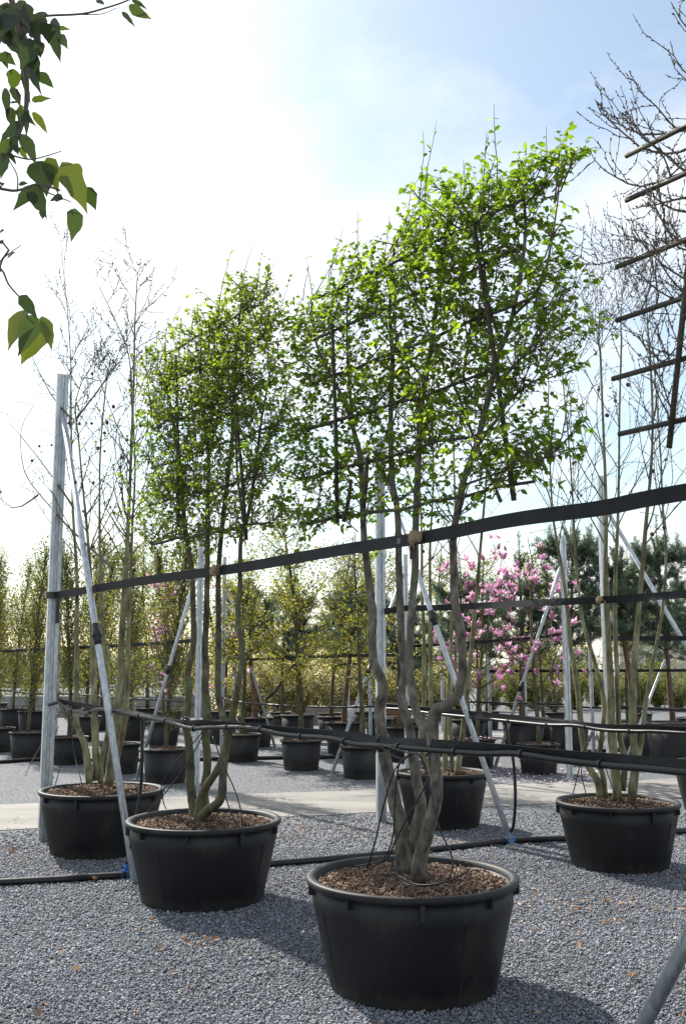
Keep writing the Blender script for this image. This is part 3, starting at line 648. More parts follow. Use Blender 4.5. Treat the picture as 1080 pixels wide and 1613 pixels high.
S3 = [([(141, 1232), (137, 1190), (131, 1165), (122, 1145), (120, 1120), (121, 1060), (121, 1000), (122, 940), (120, 880), (115, 800), (113, 700), (112, 620), (112, 570), (105, 471), (95, 380)], 0.0, [0.038, 0.034, 0.031, 0.029, 0.027, 0.022, 0.013, 0.006]),
      ([(152, 1230), (151, 1180), (149, 1120), (148, 1080), (146, 1000), (144, 930), (138, 840), (130, 760), (124, 690), (119, 640), (130, 600), (150, 560), (140, 470)], 0.08, [0.040, 0.036, 0.034, 0.030, 0.024, 0.017, 0.009, 0.004]),
      ([(159, 1234), (160, 1195), (169, 1162), (171, 1131), (168, 1060), (163, 1000), (160, 940), (158, 880), (157, 800), (158, 720), (163, 650), (169, 590)], 0.12, [0.030, 0.026, 0.024, 0.021, 0.016, 0.009]),
      ([(172, 1235), (176, 1195), (184, 1140), (189, 1080), (191, 1020), (197, 920), (201, 850), (205, 760), (208, 680), (211, 600), (212, 530), (214, 480), (217, 430)], -0.02, [0.048, 0.042, 0.038, 0.035, 0.030, 0.024, 0.016, 0.008]),
      ([(180, 1215), (196, 1140), (200, 1095), (202, 1040), (203, 980), (206, 900), (209, 820), (213, 740), (209, 640), (203, 560), (180, 500), (150, 440)], 0.06, [0.030, 0.028, 0.024, 0.020, 0.014, 0.007])]
bare_tree('sweetgum_tree', 'bare multi stemmed tree with dangling seed balls in the leftmost tub', ROW3, P3, S3, 'bark_olive', 31, 2.35, 30, 1.0, 4.5, fruits=42, leaves=45,
          extra=[[(177, 895), (117, 839), (78, 796), (39, 743), (34, 676), (53, 641)], [(117, 800), (60, 720), (0, 648)], [(113, 660), (80, 620), (50, 560)], [(120, 660), (165, 600), (195, 540)], [(60, 780), (20, 800), (-20, 760)]])
SB2 = [([(944, 1256), (940, 1230), (925, 1205), (918, 1170), (913, 1130), (910, 1095), (905, 1060), (898, 1020), (893, 960), (885, 900), (876, 850), (870, 810), (866, 740), (863, 640)], 0.0, [0.034, 0.033, 0.030, 0.027, 0.022, 0.016, 0.010]),
       ([(953, 1256), (948, 1220), (943, 1195), (948, 1150), (951, 1110), (946, 1080), (938, 1050), (929, 1020), (917, 980), (911, 930), (905, 870), (902, 800), (897, 720), (886, 600)], 0.06, [0.028, 0.026, 0.024, 0.022, 0.019, 0.015, 0.008]),
       ([(972, 1260), (967, 1200), (962, 1150), (961, 1100), (960, 1060), (957, 1000), (954, 940), (953, 880), (954, 820), (952, 740), (948, 640), (945, 560)], -0.03, [0.046, 0.040, 0.037, 0.033, 0.027, 0.020, 0.012]),
       ([(980, 1245), (983, 1195), (975, 1160), (972, 1100), (971, 1060), (968, 980), (969, 900), (972, 830), (974, 740), (975, 640), (978, 540)], 0.04, [0.030, 0.028, 0.026, 0.023, 0.018, 0.010]),
       ([(994, 1260), (1000, 1200), (997, 1165), (995, 1120), (997, 1060), (1000, 1020), (1006, 950), (1012, 880), (1017, 820), (1025, 730), (1027, 650), (1023, 560)], -0.02, [0.042, 0.037, 0.032, 0.030, 0.026, 0.019, 0.011]),
       ([(1000, 1215), (1010, 1165), (1016, 1110), (1024, 1060), (1036, 1000), (1045, 940), (1048, 870), (1043, 800), (1040, 720)], 0.02, [0.024, 0.021, 0.018, 0.014, 0.009])]
bare_tree('sweetgum_tree', 'bare tree with six pale olive stems in the right hand tub', ROWB, PB2, SB2, 'bark_olive', 37, 2.4, 30, 1.3, 4.9, fruits=24, leaves=6, spread=0.45)
ROWB1 = Row(PB1[0], PB1[1])
SB1 = [([(686, 1222), (674, 1205), (663, 1180), (664, 1140), (668, 1090), (667, 1000), (664, 920), (664, 853), (660, 760), (650, 650)], 0.05, [0.036, 0.033, 0.030, 0.026, 0.018, 0.010]),
       ([(690, 1222), (684, 1180), (679, 1120), (678, 1040), (677, 940), (677, 858), (682, 760), (680, 650)], 0.10, [0.034, 0.030, 0.027, 0.022, 0.012]),
       ([(700, 1222), (701, 1180), (704, 1120), (708, 1060), (712, 964), (716, 880), (716, 780), (712, 650)], 0.02, [0.032, 0.028, 0.024, 0.019, 0.010]),
       ([(711, 1222), (711, 1180), (708, 1130), (715, 1080), (718, 1000)], 0.12, [0.026, 0.022, 0.016, 0.009]),
       ([(719, 1222), (725, 1180), (730, 1140), (735, 1090), (742, 1020), (749, 944), (758, 842), (766, 740), (768, 650)], -0.04, [0.036, 0.032, 0.030, 0.025, 0.018, 0.010])]
bare_tree('sweetgum_tree', 'bare mossy stemmed tree behind the trunks of the largest espalier', ROWB1, PB1, SB1, 'bark_olive', 41, 2.3, 11, 1.2, 4.6, fruits=10, leaves=20)

def bare_espalier():
    rg = random.Random(51); row = Row(P0[0], P0[1]); base = Vector(P0)
    t = thing('espalier_tree', 'leafless espalier with many buds on canes at the upper right edge', 'tree', P0, 'espaliered trees of the front row')
    u = -row.u; stems = []
    for (k0, k1, q) in ((-0.10, -0.40, 0.02), (-0.02, 0.0, 0.07), (0.05, 0.35, -0.02), (0.10, 0.80, 0.03)):
        pts = [row.at(k0, 0.44, q), row.at(k0 + (k1 - k0) * 0.3, 0.9, q)]
        for h in (1.4, 1.9, 2.4, 2.9, 3.3, 3.6, 3.85): pts.append(row.at(k1 * (0.55 + 0.45 * min(1, (h - 0.9) / 1.6)) + rg.gauss(0, 0.045), h, q + rg.gauss(0, 0.02)))
        sp = smooth_path(pts, 4); m = MB(); m.tube(sp, lerp_list([0.046, 0.038, 0.034, 0.03, 0.022, 0.014], len(sp)), 10); m.build('stem', 'bark', t, True); stems.append(sp)
    for (x, y) in ((985, 246), (985, 316), (970, 421), (970, 505), (964, 597), (974, 684)):
        a = row.px(x, y, -0.04); k = (a - row.o).dot(u)
        m = MB(); b = row.at(1.02, a.z - 0.02, -0.04); m.tube([a, a.lerp(b, 0.5) + Vector((0, 0, 0.01)), b], [0.0115, 0.0125, 0.0135], 7); m.build('cane', 'cane', t, True)
    for (x0, y0, x1, y1) in ((1092, 330, 1053, 706),):
        m = MB(); m.tube([row.px(x0, y0, -0.07), row.px(x1, y1, -0.07)], 0.012, 7); m.build('cane', 'cane', t, True)
    for k in (0.0, 0.6):
        m = MB(); m.tube([row.at(k, 2.25, -0.07), row.at(k + 0.05, 3.7, -0.07)], 0.012, 7); m.build('cane', 'cane', t, True)
    tw = MB()
    for (x, y) in ((985, 246), (985, 316), (970, 421), (970, 505), (964, 597), (974, 684)):
        a = row.px(x, y, -0.02); k = (a - row.o).dot(u)
        for i in range(9):
            p = row.at(k + 0.08 + 0.9 * rg.random(), a.z, -0.02); d = u * rg.uniform(-0.8, 0.6) + row.away * rg.gauss(0, 0.35) + Vector((0, 0, rg.uniform(-0.1, 0.9)))
            bp = twig_path(rg, p, d, rg.uniform(0.2, 0.48), 7, 0.17, 0.12); bud_twig(tw, rg, bp, 0.0040, 0.0015, True, 5, 0.0038)
            for j in range(2, 7):
                if rg.random() < 0.6: b2 = twig_path(rg, bp[j], (bp[j] - bp[j - 1]).normalized() * 0.6 + rv(rg, 0.55) + Vector((0, 0, 0.25)), rg.uniform(0.08, 0.24), 5, 0.2, 0.1); bud_twig(tw, rg, b2, 0.002, 0.0011, True, 4, 0.0034)
    for sp in stems:
        idx = [i for i in range(len(sp)) if sp[i].z > 2.35]
        for i in idx:
            for sg in (-1, 1):
                if rg.random() < 0.78:
                    d = u * sg + row.away * rg.gauss(0, 0.3) + Vector((0, 0, rg.uniform(-0.2, 0.25)))
                    bp = twig_path(rg, sp[i], d, rg.uniform(0.35, 0.72), 9, 0.13, 0.12)
                    bud_twig(tw, rg, bp, 0.0062, 0.0018, True, 5, 0.0042)
                    for j in range(2, 9):
                        for _ in range(2):
                            if rg.random() < 0.6:
                                b2 = twig_path(rg, bp[j], (bp[j] - bp[j - 1]).normalized() * 0.6 + rv(rg, 0.55) + Vector((0, 0, 0.25)), rg.uniform(0.09, 0.3), 5, 0.2, 0.1)
                                bud_twig(tw, rg, b2, 0.0022, 0.0012, True, 4, 0.0038)
    tw.build('twigs', 'twig', t)
bare_espalier()

# ------------------------------------------------------------------ posts, braces, belts, hoses
SECT = [(-0.05, -0.03), (-0.018, -0.03), (-0.010, -0.014), (0.010, -0.014), (0.018, -0.03), (0.05, -0.03), (0.05, 0.03), (-0.05, 0.03)]
def post(label, loc, h, w=1.0, rotz=0.0, hooks=True, group='galvanised steel posts'):
    t = thing('steel_post', label, 'post', loc, group)
    MB().prism([(x * w, y * w) for x, y in SECT], loc, Vector(loc) + Vector((0, 0, h)), rotz).build('profile', 'galvanised', t)
    if hooks:
        for hh in (0.55, 0.70, 0.85):
            m = MB(); b = Vector(loc) + Vector((0.05 * w, -0.01, h * hh)); m.tube([b, b + Vector((0.035, 0, 0.0)), b + Vector((0.035, 0, 0.06)), b + Vector((0.02, 0, 0.06))], 0.0035, 5); m.build('hook', 'galvanised', t)
    return t
def brace(label, a, b, r=0.0275, sleeve=None):
    t = thing('brace_tube', label, 'brace', a, 'leaning brace tubes'); a = Vector(a); b = Vector(b)
    MB().tube([a, a.lerp(b, 0.5), b], r, 14).build('tube', 'galvanised', t, True)
    d = (b - a).normalized(); m = MB(); m.box(a + Vector((0, 0, 0.006)), (0.10, 0.10, 0.010)); m.build('foot_plate', 'galvanised', t)
    if sleeve: 
        m = MB(); m.tube([a.lerp(b, sleeve[0]), a.lerp(b, sleeve[1])], r * 1.14, 12); m.build('rubber_sleeve', 'tape', t, True)
        m = MB(); c = a.lerp(b, (sleeve[0] + sleeve[1]) / 2); m.tube([c - d * 0.025, c + d * 0.025], r * 1.5, 10); m.build('tie_band', 'tape', t, True)
    return t
PA = Vector((-2.69, 9.50, 0)); PB = Vector((0.385, 10.55, 0)); PAR = ROWA.at(3.3, 0) 
post('tall grooved steel post at the left edge where the upper belt ends', PA, 4.32, 1.05, 0.45)
post('steel post behind the largest espalier, anchoring the second row', PB, 3.95, 0.95, 0.3)
post('end post of the front row, out to the right', PAR, 4.2, 1.0, 0.4)
brace('long brace tube leaning from the ground behind the second tub to the left post', G(212, 1388), PA + Vector((0.03, -0.05, 3.92)), 0.0275, (0.44, 0.485))
brace('brace tube leaning to the post behind the largest espalier, foot near the blue pipe fitting', G(806, 1331), PB + Vector((0.03, -0.05, 3.55)), 0.026, (0.545, 0.585))
fa = ROWA.at(1.36, 0.0, -0.12); brace('thick grey brace tube crossing the lower right corner of the picture', fa, ROWA.at(2.95, 2.55, -0.12), 0.029)
def band_path(row, pxs, k_end, q=0.0, sub=6):
    pts = [row.px(x, y, q) for (x, y) in pxs]
    if k_end is not None: pts.append(row.at(k_end, pts[-1].z, q))
    return smooth_path(pts, sub)
QF = -0.06
up = [PA + Vector((0.05, -0.06, 2.20))] + band_path(ROWA, [(200, 919), (340, 898), (500, 872), (650, 847), (800, 821), (940, 798), (1080, 774)], 3.28, QF)
t = thing('support_belt', 'upper flat black belt tying the front row trees together', 'belt', tuple(up[0]), 'flat belts along the tree rows')
rgb = random.Random(8); up = [p + Vector((0, 0, 0.004 * math.sin(i * 0.55) - 0.006 * abs(math.sin(i * 0.131)))) for i, p in enumerate(up)]
MB().ribbon(up, 0.066, 0.008, [0.16 * math.sin(i * 0.23 + 0.4) for i in range(len(up))]).build('band', 'belt', t)
def knot(parent, c, material, seed, s=1.0):
    rg = random.Random(seed); m = MB(); c = Vector(c)
    for i in range(5): m.ball(c + rv(rg, 0.012 * s), 0.024 * s * rg.uniform(0.7, 1.2), 5, 7, (1, 0.8, 1.25), 0.2, rg)
    for i in range(6):
        e = c + Vector((rg.gauss(0, 0.03), -0.02, rg.uniform(-0.07, 0.05))) * s; m.tube([c, c.lerp(e, 0.5) + rv(rg, 0.008), e], 0.004 * s, 4)
    m.build('jute_tie' if material == 'jute' else 'rubber_tie', material, parent, True)
def wrap(parent, c, r, h=0.03, drop=0.0):
    m = MB(); c = Vector(c); m.tube([c + Vector((0, 0, -h / 2)), c + Vector((0, 0, h / 2))], r, 10)
    if drop: m.box(c + Vector((0.02, -r, -drop / 2)), (0.022, 0.006, drop))
    m.build('rubber_tie', 'tape', parent)
knot(t, ROWA.px(338, 896, -0.10), 'jute', 1); knot(t, ROWA.px(651, 847, -0.10), 'jute', 2, 0.9)
for (x, y, dr) in ((343, 900, 0.0), (641, 853, 0.10)): wrap(t, ROWA.px(x, y, -0.02), 0.055, 0.03, dr)
m = MB(); m.box(PA + Vector((0.06, -0.07, 2.06)), (0.035, 0.008, 0.24)); m.build('belt_end', 'tape', t)
m = MB(); m.tube([PA + Vector((0, 0, 2.17)), PA + Vector((0, 0, 2.23))], 0.078, 12); m.build('belt_loop', 'tape', t)
wrap(t, ROWA.px(120, 934, 0.0), 0.045, 0.04, 0.09)
def hose_line(label, belt_label, row, pxs_h, pxs_b, k_end, q, first=None, wb=0.045, r=0.0145, tie_step=0.42, tint='belt', nsub=6):
    hp = ([first] if first else []) + band_path(row, pxs_h, k_end, q, nsub)
    t = thing('irrigation_hose', label, 'hose', tuple(hp[0]), 'irrigation hoses hung along the tree rows')
    MB().tube(hp, r, 8).build('pipe', 'hose', t, True)
    bp = band_path(row, pxs_b, k_end, q + 0.02, nsub); rg = random.Random(len(label))
    if wb:
        tw = [0.5 * math.sin(i * 0.21 + 1) for i in range(len(bp))]
        tb = thing('support_belt', belt_label, 'belt', tuple(bp[0]), 'flat belts along the tree rows'); MB().ribbon(bp, wb, 0.006, tw).build('band', tint, tb)
    acc = 0
    for i in range(1, len(hp)):
        acc += (hp[i] - hp[i - 1]).length
        if acc > tie_step:
            acc = 0; d = (hp[i] - hp[i - 1]).normalized(); m = MB(); m.tube([hp[i] - d * 0.008, hp[i] + d * 0.008], r * 1.45, 8); m.build('cable_tie', 'tape', t)
    return t, hp
hA, hpA = hose_line('glossy irrigation hose hanging at waist height along the front row', 'lower flat black belt carrying the front row hose', ROWA,
    [(92, 1106), (110, 1117), (135, 1123), (158, 1117), (200, 1124), (260, 1136), (300, 1147), (330, 1146), (390, 1146), (450, 1157), (520, 1163), (560, 1172), (600, 1175), (690, 1182), (760, 1187), (810, 1187), (880, 1197), (960, 1206), (1080, 1217)],
    [(92, 1104), (118, 1109), (160, 1116), (230, 1128), (290, 1139), (330, 1139), (450, 1150), (560, 1160), (595, 1167), (690, 1172), (810, 1181), (900, 1190), (1080, 1206)], 3.28, -0.09, PA + Vector((0.02, -0.09, 1.20)), 0.044)
for (x, y) in ((293, 1138), (597, 1170)): knot(hA, ROWA.px(x, y, -0.06), 'tape', x, 0.9)
wrap(hA, ROWA.px(121, 1112, 0.0), 0.042, 0.05)
hB, hpB = hose_line('black irrigation hose along the second row, between the bare trees', 'lower flat belt along the second row', ROWB,
    [(598, 1116), (640, 1118), (672, 1123), (720, 1128), (800, 1136), (860, 1142), (905, 1143), (950, 1150), (1000, 1152), (1080, 1155)],
    [(598, 1110), (660, 1116), (760, 1126), (860, 1135), (960, 1146), (1080, 1149)], 3.0, -0.09, None, 0.05)
upB = [PB + Vector((0.04, -0.05, 2.10))] + band_path(ROWB, [(640, 958), (700, 957), (780, 953), (880, 948), (945, 945), (1010, 941), (1080, 936)], 3.0, -0.05)
t = thing('support_belt', 'upper flat belt of the second row, passing in front of the magnolia', 'belt', tuple(upB[0]), 'flat belts along the tree rows')
MB().ribbon(upB, 0.06, 0.007, [0.25 * math.sin(i * 0.31) for i in range(len(upB))]).build('band', 'belt', t)
knot(t, ROWB.px(946, 945, -0.08), 'jute', 5, 0.8)
for (x, y) in ((882, 948), (911, 947), (1000, 942), (664, 958)): wrap(t, ROWB.px(x, y, 0.0), 0.034, 0.035)
post('end post of the second row, far to the right', ROWB.at(3.0, 0), 4.0, 0.95, 0.3)
# supply pipe on the ground, fittings, risers
pp = smooth_path([(-9.0, 5.9, 0.03), G(0, 1397) + Vector((0, 0, 0.03)), G(100, 1391) + Vector((0, 0, 0.03)), G(198, 1385) + Vector((0, 0, 0.03)), G(330, 1375) + Vector((0, 0, 0.03)), G(450, 1365) + Vector((0, 0, 0.03)), G(600, 1352) + Vector((0, 0, 0.03)), G(720, 1340) + Vector((0, 0, 0.03)), G(805, 1330) + Vector((0, 0, 0.03)), G(940, 1324) + Vector((0, 0, 0.03)), G(1080, 1314) + Vector((0, 0, 0.03)), (9, 11.3, 0.03)], 6)
tag(MB().tube(pp, 0.027, 10).build('supply_pipe', 'hose', None, True, pp[0]), 'thick black water pipe lying across the gravel', 'pipe')
def fitting(label, c, seed):
    t = thing('pipe_fitting', label, 'pipe fitting', tuple(c)); c = Vector(c); d = Vector((0.95, 0.3, 0)).normalized()
    MB().tube([c - d * 0.035, c - d * 0.03, c + d * 0.03, c + d * 0.035], [0.030, 0.040, 0.040, 0.030], 12).build('saddle', 'blue_plastic', t, True)
    for s in (-1, 1): m = MB(); m.tube([c + d * 0.022 * s + Vector((0, -0.045, -0.012)), c + d * 0.022 * s + Vector((0, -0.03, 0.03))], 0.010, 8); m.build('bolt', 'blue_plastic', t)
    MB().tube([c + Vector((0, 0, 0.03)), c + Vector((0, 0, 0.075))], [0.022, 0.018], 10).build('outlet', 'blue_plastic', t, True)
f1 = G(199, 1384) + Vector((0, 0, 0.03)); f2 = G(803, 1330) + Vector((0, 0, 0.03))
fitting('blue pipe fitting on the gravel left of the second tub', f1, 1); fitting('blue pipe fitting at the foot of the middle brace', f2, 2)
def cable(name, label, cat, pts, r, mt='hose', group=None, sub=6):
    sp = smooth_path(pts, sub); return tag(MB().tube(sp, r, 7).build(name, mt, None, True, sp[0]), label, cat, group)
cable('riser_hose', 'black riser hose from the left blue fitting up to the front row hose', 'hose', [f1 + Vector((0, 0, 0.07)), AT(204, 1345, 7.85), AT(214, 1290, 7.88), AT(222, 1240, 7.92), AT(224, 1180, 7.9), ROWA.px(224, 1132, -0.05)], 0.013)
cable('riser_hose', 'black riser hose curving up from the right blue fitting', 'hose', [f2 + Vector((0, 0, 0.07)), AT(808, 1300, 9.25), AT(811, 1255, 9.2), AT(808, 1200, 9.2), AT(800, 1165, 9.2), ROWB.px(795, 1137, -0.05)], 0.014)
# thin drip tubes from the hoses to the tubs
def drips(row, lists, who, names):
    for i, l in enumerate(lists):
        pts = [row.px(x, y, q) for (x, y, q) in l]
        cable('drip_tube', 'thin black drip tube at ' + who + ', ' + names[i], 'drip tube', pts, 0.0042, 'hose', 'thin drip tubes at ' + who, 5)
drips(ROWA, [[(597, 1172, -0.1), (640, 1185, -0.14), (660, 1190, -0.15), (672, 1215, -0.15), (668, 1240, -0.18), (640, 1290, -0.2), (620, 1330, -0.22), (610, 1350, -0.2), (575, 1372, -0.2)],
                             [(600, 1176, -0.1), (630, 1195, -0.12), (655, 1186, -0.14), (672, 1220, -0.14), (690, 1300, -0.15), (708, 1340, -0.15), (713, 1365, -0.18), (700, 1388, -0.22), (660, 1396, -0.25), (632, 1388, -0.25), (622, 1360, -0.22)],
                             [(650, 1186, -0.12), (622, 1212, -0.14), (605, 1265, -0.12), (592, 1320, -0.1), (578, 1370, -0.08)],
                             [(648, 1187, -0.12), (628, 1205, -0.12), (622, 1260, -0.1), (618, 1320, -0.1), (600, 1355, -0.05), (555, 1365, -0.05)],
                             [(622, 1360, -0.22), (626, 1378, -0.24), (660, 1394, -0.25), (705, 1388, -0.22), (733, 1374, -0.2)]], 'the foreground tub', ('crossing behind the right trunk', 'falling right and curling on the soil', 'leftmost of the hanging loops', 'second loop from the left', 'lying on the soil in front'))
drips(ROW2, [[(322, 1150, -0.1), (300, 1175, -0.14), (265, 1215, -0.1), (254, 1240, -0.05), (258, 1265, 0.0), (262, 1274, 0.0)], [(322, 1152, -0.12), (300, 1195, -0.15), (260, 1250, -0.18), (220, 1292, -0.2)],
                             [(335, 1160, -0.12), (352, 1205, -0.14), (370, 1245, -0.12), (380, 1280, -0.12), (381, 1300, -0.12)], [(345, 1195, -0.12), (352, 1240, -0.14), (362, 1275, -0.15), (374, 1300, -0.15)]], 'the second tub', ('bowing out to the left rim', 'running straight to the left rim', 'outer one right of the trunks', 'inner one right of the trunks'))
drips(ROW3, [[(92, 1125, -0.1), (70, 1165, -0.12), (50, 1200, -0.05), (40, 1222, 0.1)], [(92, 1145, -0.1), (78, 1180, -0.1), (77, 1205, -0.08), (85, 1226, -0.05)], [(112, 1130, -0.1), (102, 1180, -0.12), (90, 1228, -0.15), (86, 1238, -0.15)], [(113, 1150, -0.1), (118, 1190, -0.12), (127, 1225, -0.15), (130, 1243, -0.15)]], 'the leftmost tub', ('slanting out left past the post', 'curving down to the rear rim', 'slanting left into the soil', 'slanting right into the soil'))
drips(ROWB, [[(932, 1152, -0.1), (918, 1185, -0.12), (908, 1225, -0.12), (902, 1250, -0.1)], [(935, 1150, -0.1), (915, 1205, -0.15), (922, 1250, -0.12)], [(938, 1152, -0.1), (955, 1215, -0.15), (968, 1250, -0.2)]], 'the right hand tub', ('hanging steeply at the left', 'second from the left', 'crossing in front of the stems'))

# ------------------------------------------------------------------ trees beyond the path
def proto_column(seed, H, r=0.42, n=95, foot=0.7):
    rg = random.Random(seed); t = thing('columnar_tree', 'x', 'tree', (0, 0, 0), 'narrow upright trees beyond the path')
    tr = MB(); pts = twig_path(rg, (0, 0, 0.3), (0, 0, 1), H - 0.3, 12, 0.025); rad = [0.034 * (1 - 0.9 * i / 12) + 0.003 for i in range(13)]
    tr.tube(pts, rad, 8); tr.build('trunk', 'bark_moss', t, True); tw = MB(); lv = Leaves()
    for _ in range(n):
        f = rg.random() ** 0.8; h = foot + (H - foot - 0.25) * f; i = min(11, int((h - 0.3) / (H - 0.3) * 12)); p = pts[i].lerp(pts[i + 1], rg.random())
        an = rg.uniform(0, 6.283); k = r * (1.15 - 0.75 * f) * 2.2; d = Vector((math.cos(an) * 0.55, math.sin(an) * 0.55, 1))
        bp = twig_path(rg, p, d, k * rg.uniform(0.6, 1.1), 6, 0.10, 0.10); tw.tube(bp, [0.006, 0.005, 0.004, 0.0035, 0.003, 0.0025, 0.002], 4, False)
        for j in range(1, 7):
            b2 = twig_path(rg, bp[j], (bp[j] - bp[j - 1]).normalized() + rv(rg, 0.45), rg.uniform(0.08, 0.25), 3, 0.12, 0.05); tw.tube(b2, [0.0028, 0.0022, 0.0018, 0.0014], 3, False)
            for q in range(9):
                if rg.random() < 0.85 * (1 - 0.55 * f): lv.add(b2[rg.randint(0, 3)] + rv(rg, 0.03), rv(rg, 0.6) + Vector((0, 0, 0.3)), rv(rg), rg.uniform(0.03, 0.055), 0.03, rg.random())
    tw.build('branches', 'twig', t); lv.build('foliage', 'leaf_column', t, False)['kind'] = 'stuff'
    return t
def proto_standard(seed, H, clear=1.35, r=0.85, n=46, lm='leaf_spring', name='young_tree', dens=1.0, bark='bark_moss'):
    rg = random.Random(seed); t = thing(name, 'x', 'tree', (0, 0, 0), 'yellow green young trees beyond the path')
    pts = twig_path(rg, (0, 0, 0.3), (0, 0, 1), H - 0.3, 12, 0.03); rad = [0.042 * (1 - 0.92 * i / 12) + 0.003 for i in range(13)]
    MB().tube(pts, rad, 8).build('trunk', bark, t, True); tw = MB(); lv = Leaves()
    for _ in range(n):
        f = rg.random(); h = clear + (H - clear - 0.3) * f; i = min(11, int((h - 0.3) / (H - 0.3) * 12)); p = pts[i].lerp(pts[i + 1], rg.random())
        an = rg.uniform(0, 6.283); k = r * (1.05 - 0.72 * f); d = Vector((math.cos(an), math.sin(an), rg.uniform(0.05, 0.55)))
        bp = twig_path(rg, p, d, k * rg.uniform(0.6, 1.15), 6, 0.13, 0.05); tw.tube(bp, [0.010 - 0.0013 * q for q in range(7)], 4, False)
        for j in range(1, 7):
            for _q in range(2):
                b2 = twig_path(rg, bp[j], (bp[j] - bp[j - 1]).normalized() + rv(rg, 0.6), rg.uniform(0.10, 0.30), 3, 0.15, 0.02); tw.tube(b2, [0.003, 0.0024, 0.0018, 0.0014], 3, False)
                for q in range(8):
                    if rg.random() < 0.85 * dens * (1 - 0.6 * f): lv.add(b2[rg.randint(1, 3)] + rv(rg, 0.035), rv(rg, 0.7) + Vector((0, 0, -0.1)), rv(rg), rg.uniform(0.03, 0.06), 0.034, rg.random())
    tw.build('branches', 'twig_olive', t); lv.build('foliage', lm, t, False)['kind'] = 'stuff'
    return t
def proto_pine(seed, H, clear=1.55, r=0.75):
    rg = random.Random(seed); t = thing('pine_tree', 'x', 'tree', (0, 0, 0), 'dark pines beyond the path')
    pts = twig_path(rg, (0, 0, 0.4), (0, 0, 1), H - 0.75, 10, 0.03); rad = [0.055 * (1 - 0.75 * i / 10) + 0.004 for i in range(11)]
    MB().tube(pts, rad, 9).build('trunk', 'bark_pine', t, True); tw = MB(); lv = Leaves()
    def brush(path, dens, nl):
        for j in range(len(path) - 1):
            d = (path[j + 1] - path[j]).normalized()
            for _ in range(dens):
                p = path[j].lerp(path[j + 1], rg.random()); s = rv(rg).normalized(); s = (s - d * s.dot(d)).normalized(); dd = d * rg.uniform(0.5, 1.1) + s
                lv.add(p, dd, rv(rg), nl * rg.uniform(0.7, 1.1), 0.0075, rg.random())
    z = clear
    while z < H - 0.75:
        f = (z - clear) / (H - clear); i = min(9, int((z - 0.4) / (H - 1.15) * 10)); p = pts[i].lerp(pts[min(10, i + 1)], 0.5)
        for q in range(6):
            an = q * 1.047 + rg.uniform(-0.4, 0.4); d = Vector((math.cos(an), math.sin(an), rg.uniform(0.0, 0.45)))
            bp = twig_path(rg, p, d, r * (1.1 - 0.75 * f) * rg.uniform(0.7, 1.15), 5, 0.13, 0.10); tw.tube(bp, [0.012, 0.010, 0.008, 0.006, 0.005, 0.004], 5, False)
            brush(bp[2:], 26, 0.085)
            for j in range(1, 6):
                for _ in range(2):
                    b2 = twig_path(rg, bp[j], (bp[j] - bp[j - 1]).normalized() + rv(rg, 0.6) + Vector((0, 0, 0.3)), rg.uniform(0.12, 0.30), 3, 0.12, 0.12); tw.tube(b2, [0.005, 0.0045, 0.004, 0.003], 4, False); brush(b2, 30, 0.085)
        z += rg.uniform(0.20, 0.30)
    tip = pts[-1]
    for q in range(6):
        an = q * 1.047; L_ = rg.uniform(0.25, 0.42) if q else 0.75; d = Vector((math.cos(an) * 0.45, math.sin(an) * 0.45, 1)) if q else Vector((0.03, 0, 1))
        b2 = twig_path(rg, tip, d, L_, 5, 0.06, 0.08); tw.tube(b2, [0.010, 0.009, 0.008, 0.007, 0.006, 0.004], 5, False); brush(b2, 42, 0.07)
    tw.build('branches', 'bark_dark', t); lv.build('needles', 'needle', t, False)['kind'] = 'stuff'
    return t
def flower_mesh(seed, open_=0.6):
    rg = random.Random(seed); lv = Leaves()
    for k in range(8):
        an = k * 0.785 + rg.uniform(-0.2, 0.2); o = open_ * rg.uniform(0.6, 1.3) * (1.0 if k % 2 else 0.5); d = Vector((math.cos(an) * o, math.sin(an) * o, 1.0 - o * 0.35))
        lv.add((0, 0, 0), d, Vector((-math.cos(an), -math.sin(an), 0.4)), 0.085 * rg.uniform(0.85, 1.1), 0.042, rg.random())
    V, Fc, r = lv.geom(True, 0.3, -0.15 if open_ < 0.5 else 0.2); o = mk('flower', V, Fc, 'petal', None, False, r); me = o.data; bpy.data.objects.remove(o); return me
FLW = [flower_mesh(s, o) for s, o in ((1, 0.35), (2, 0.7), (3, 1.0), (4, 0.5))]
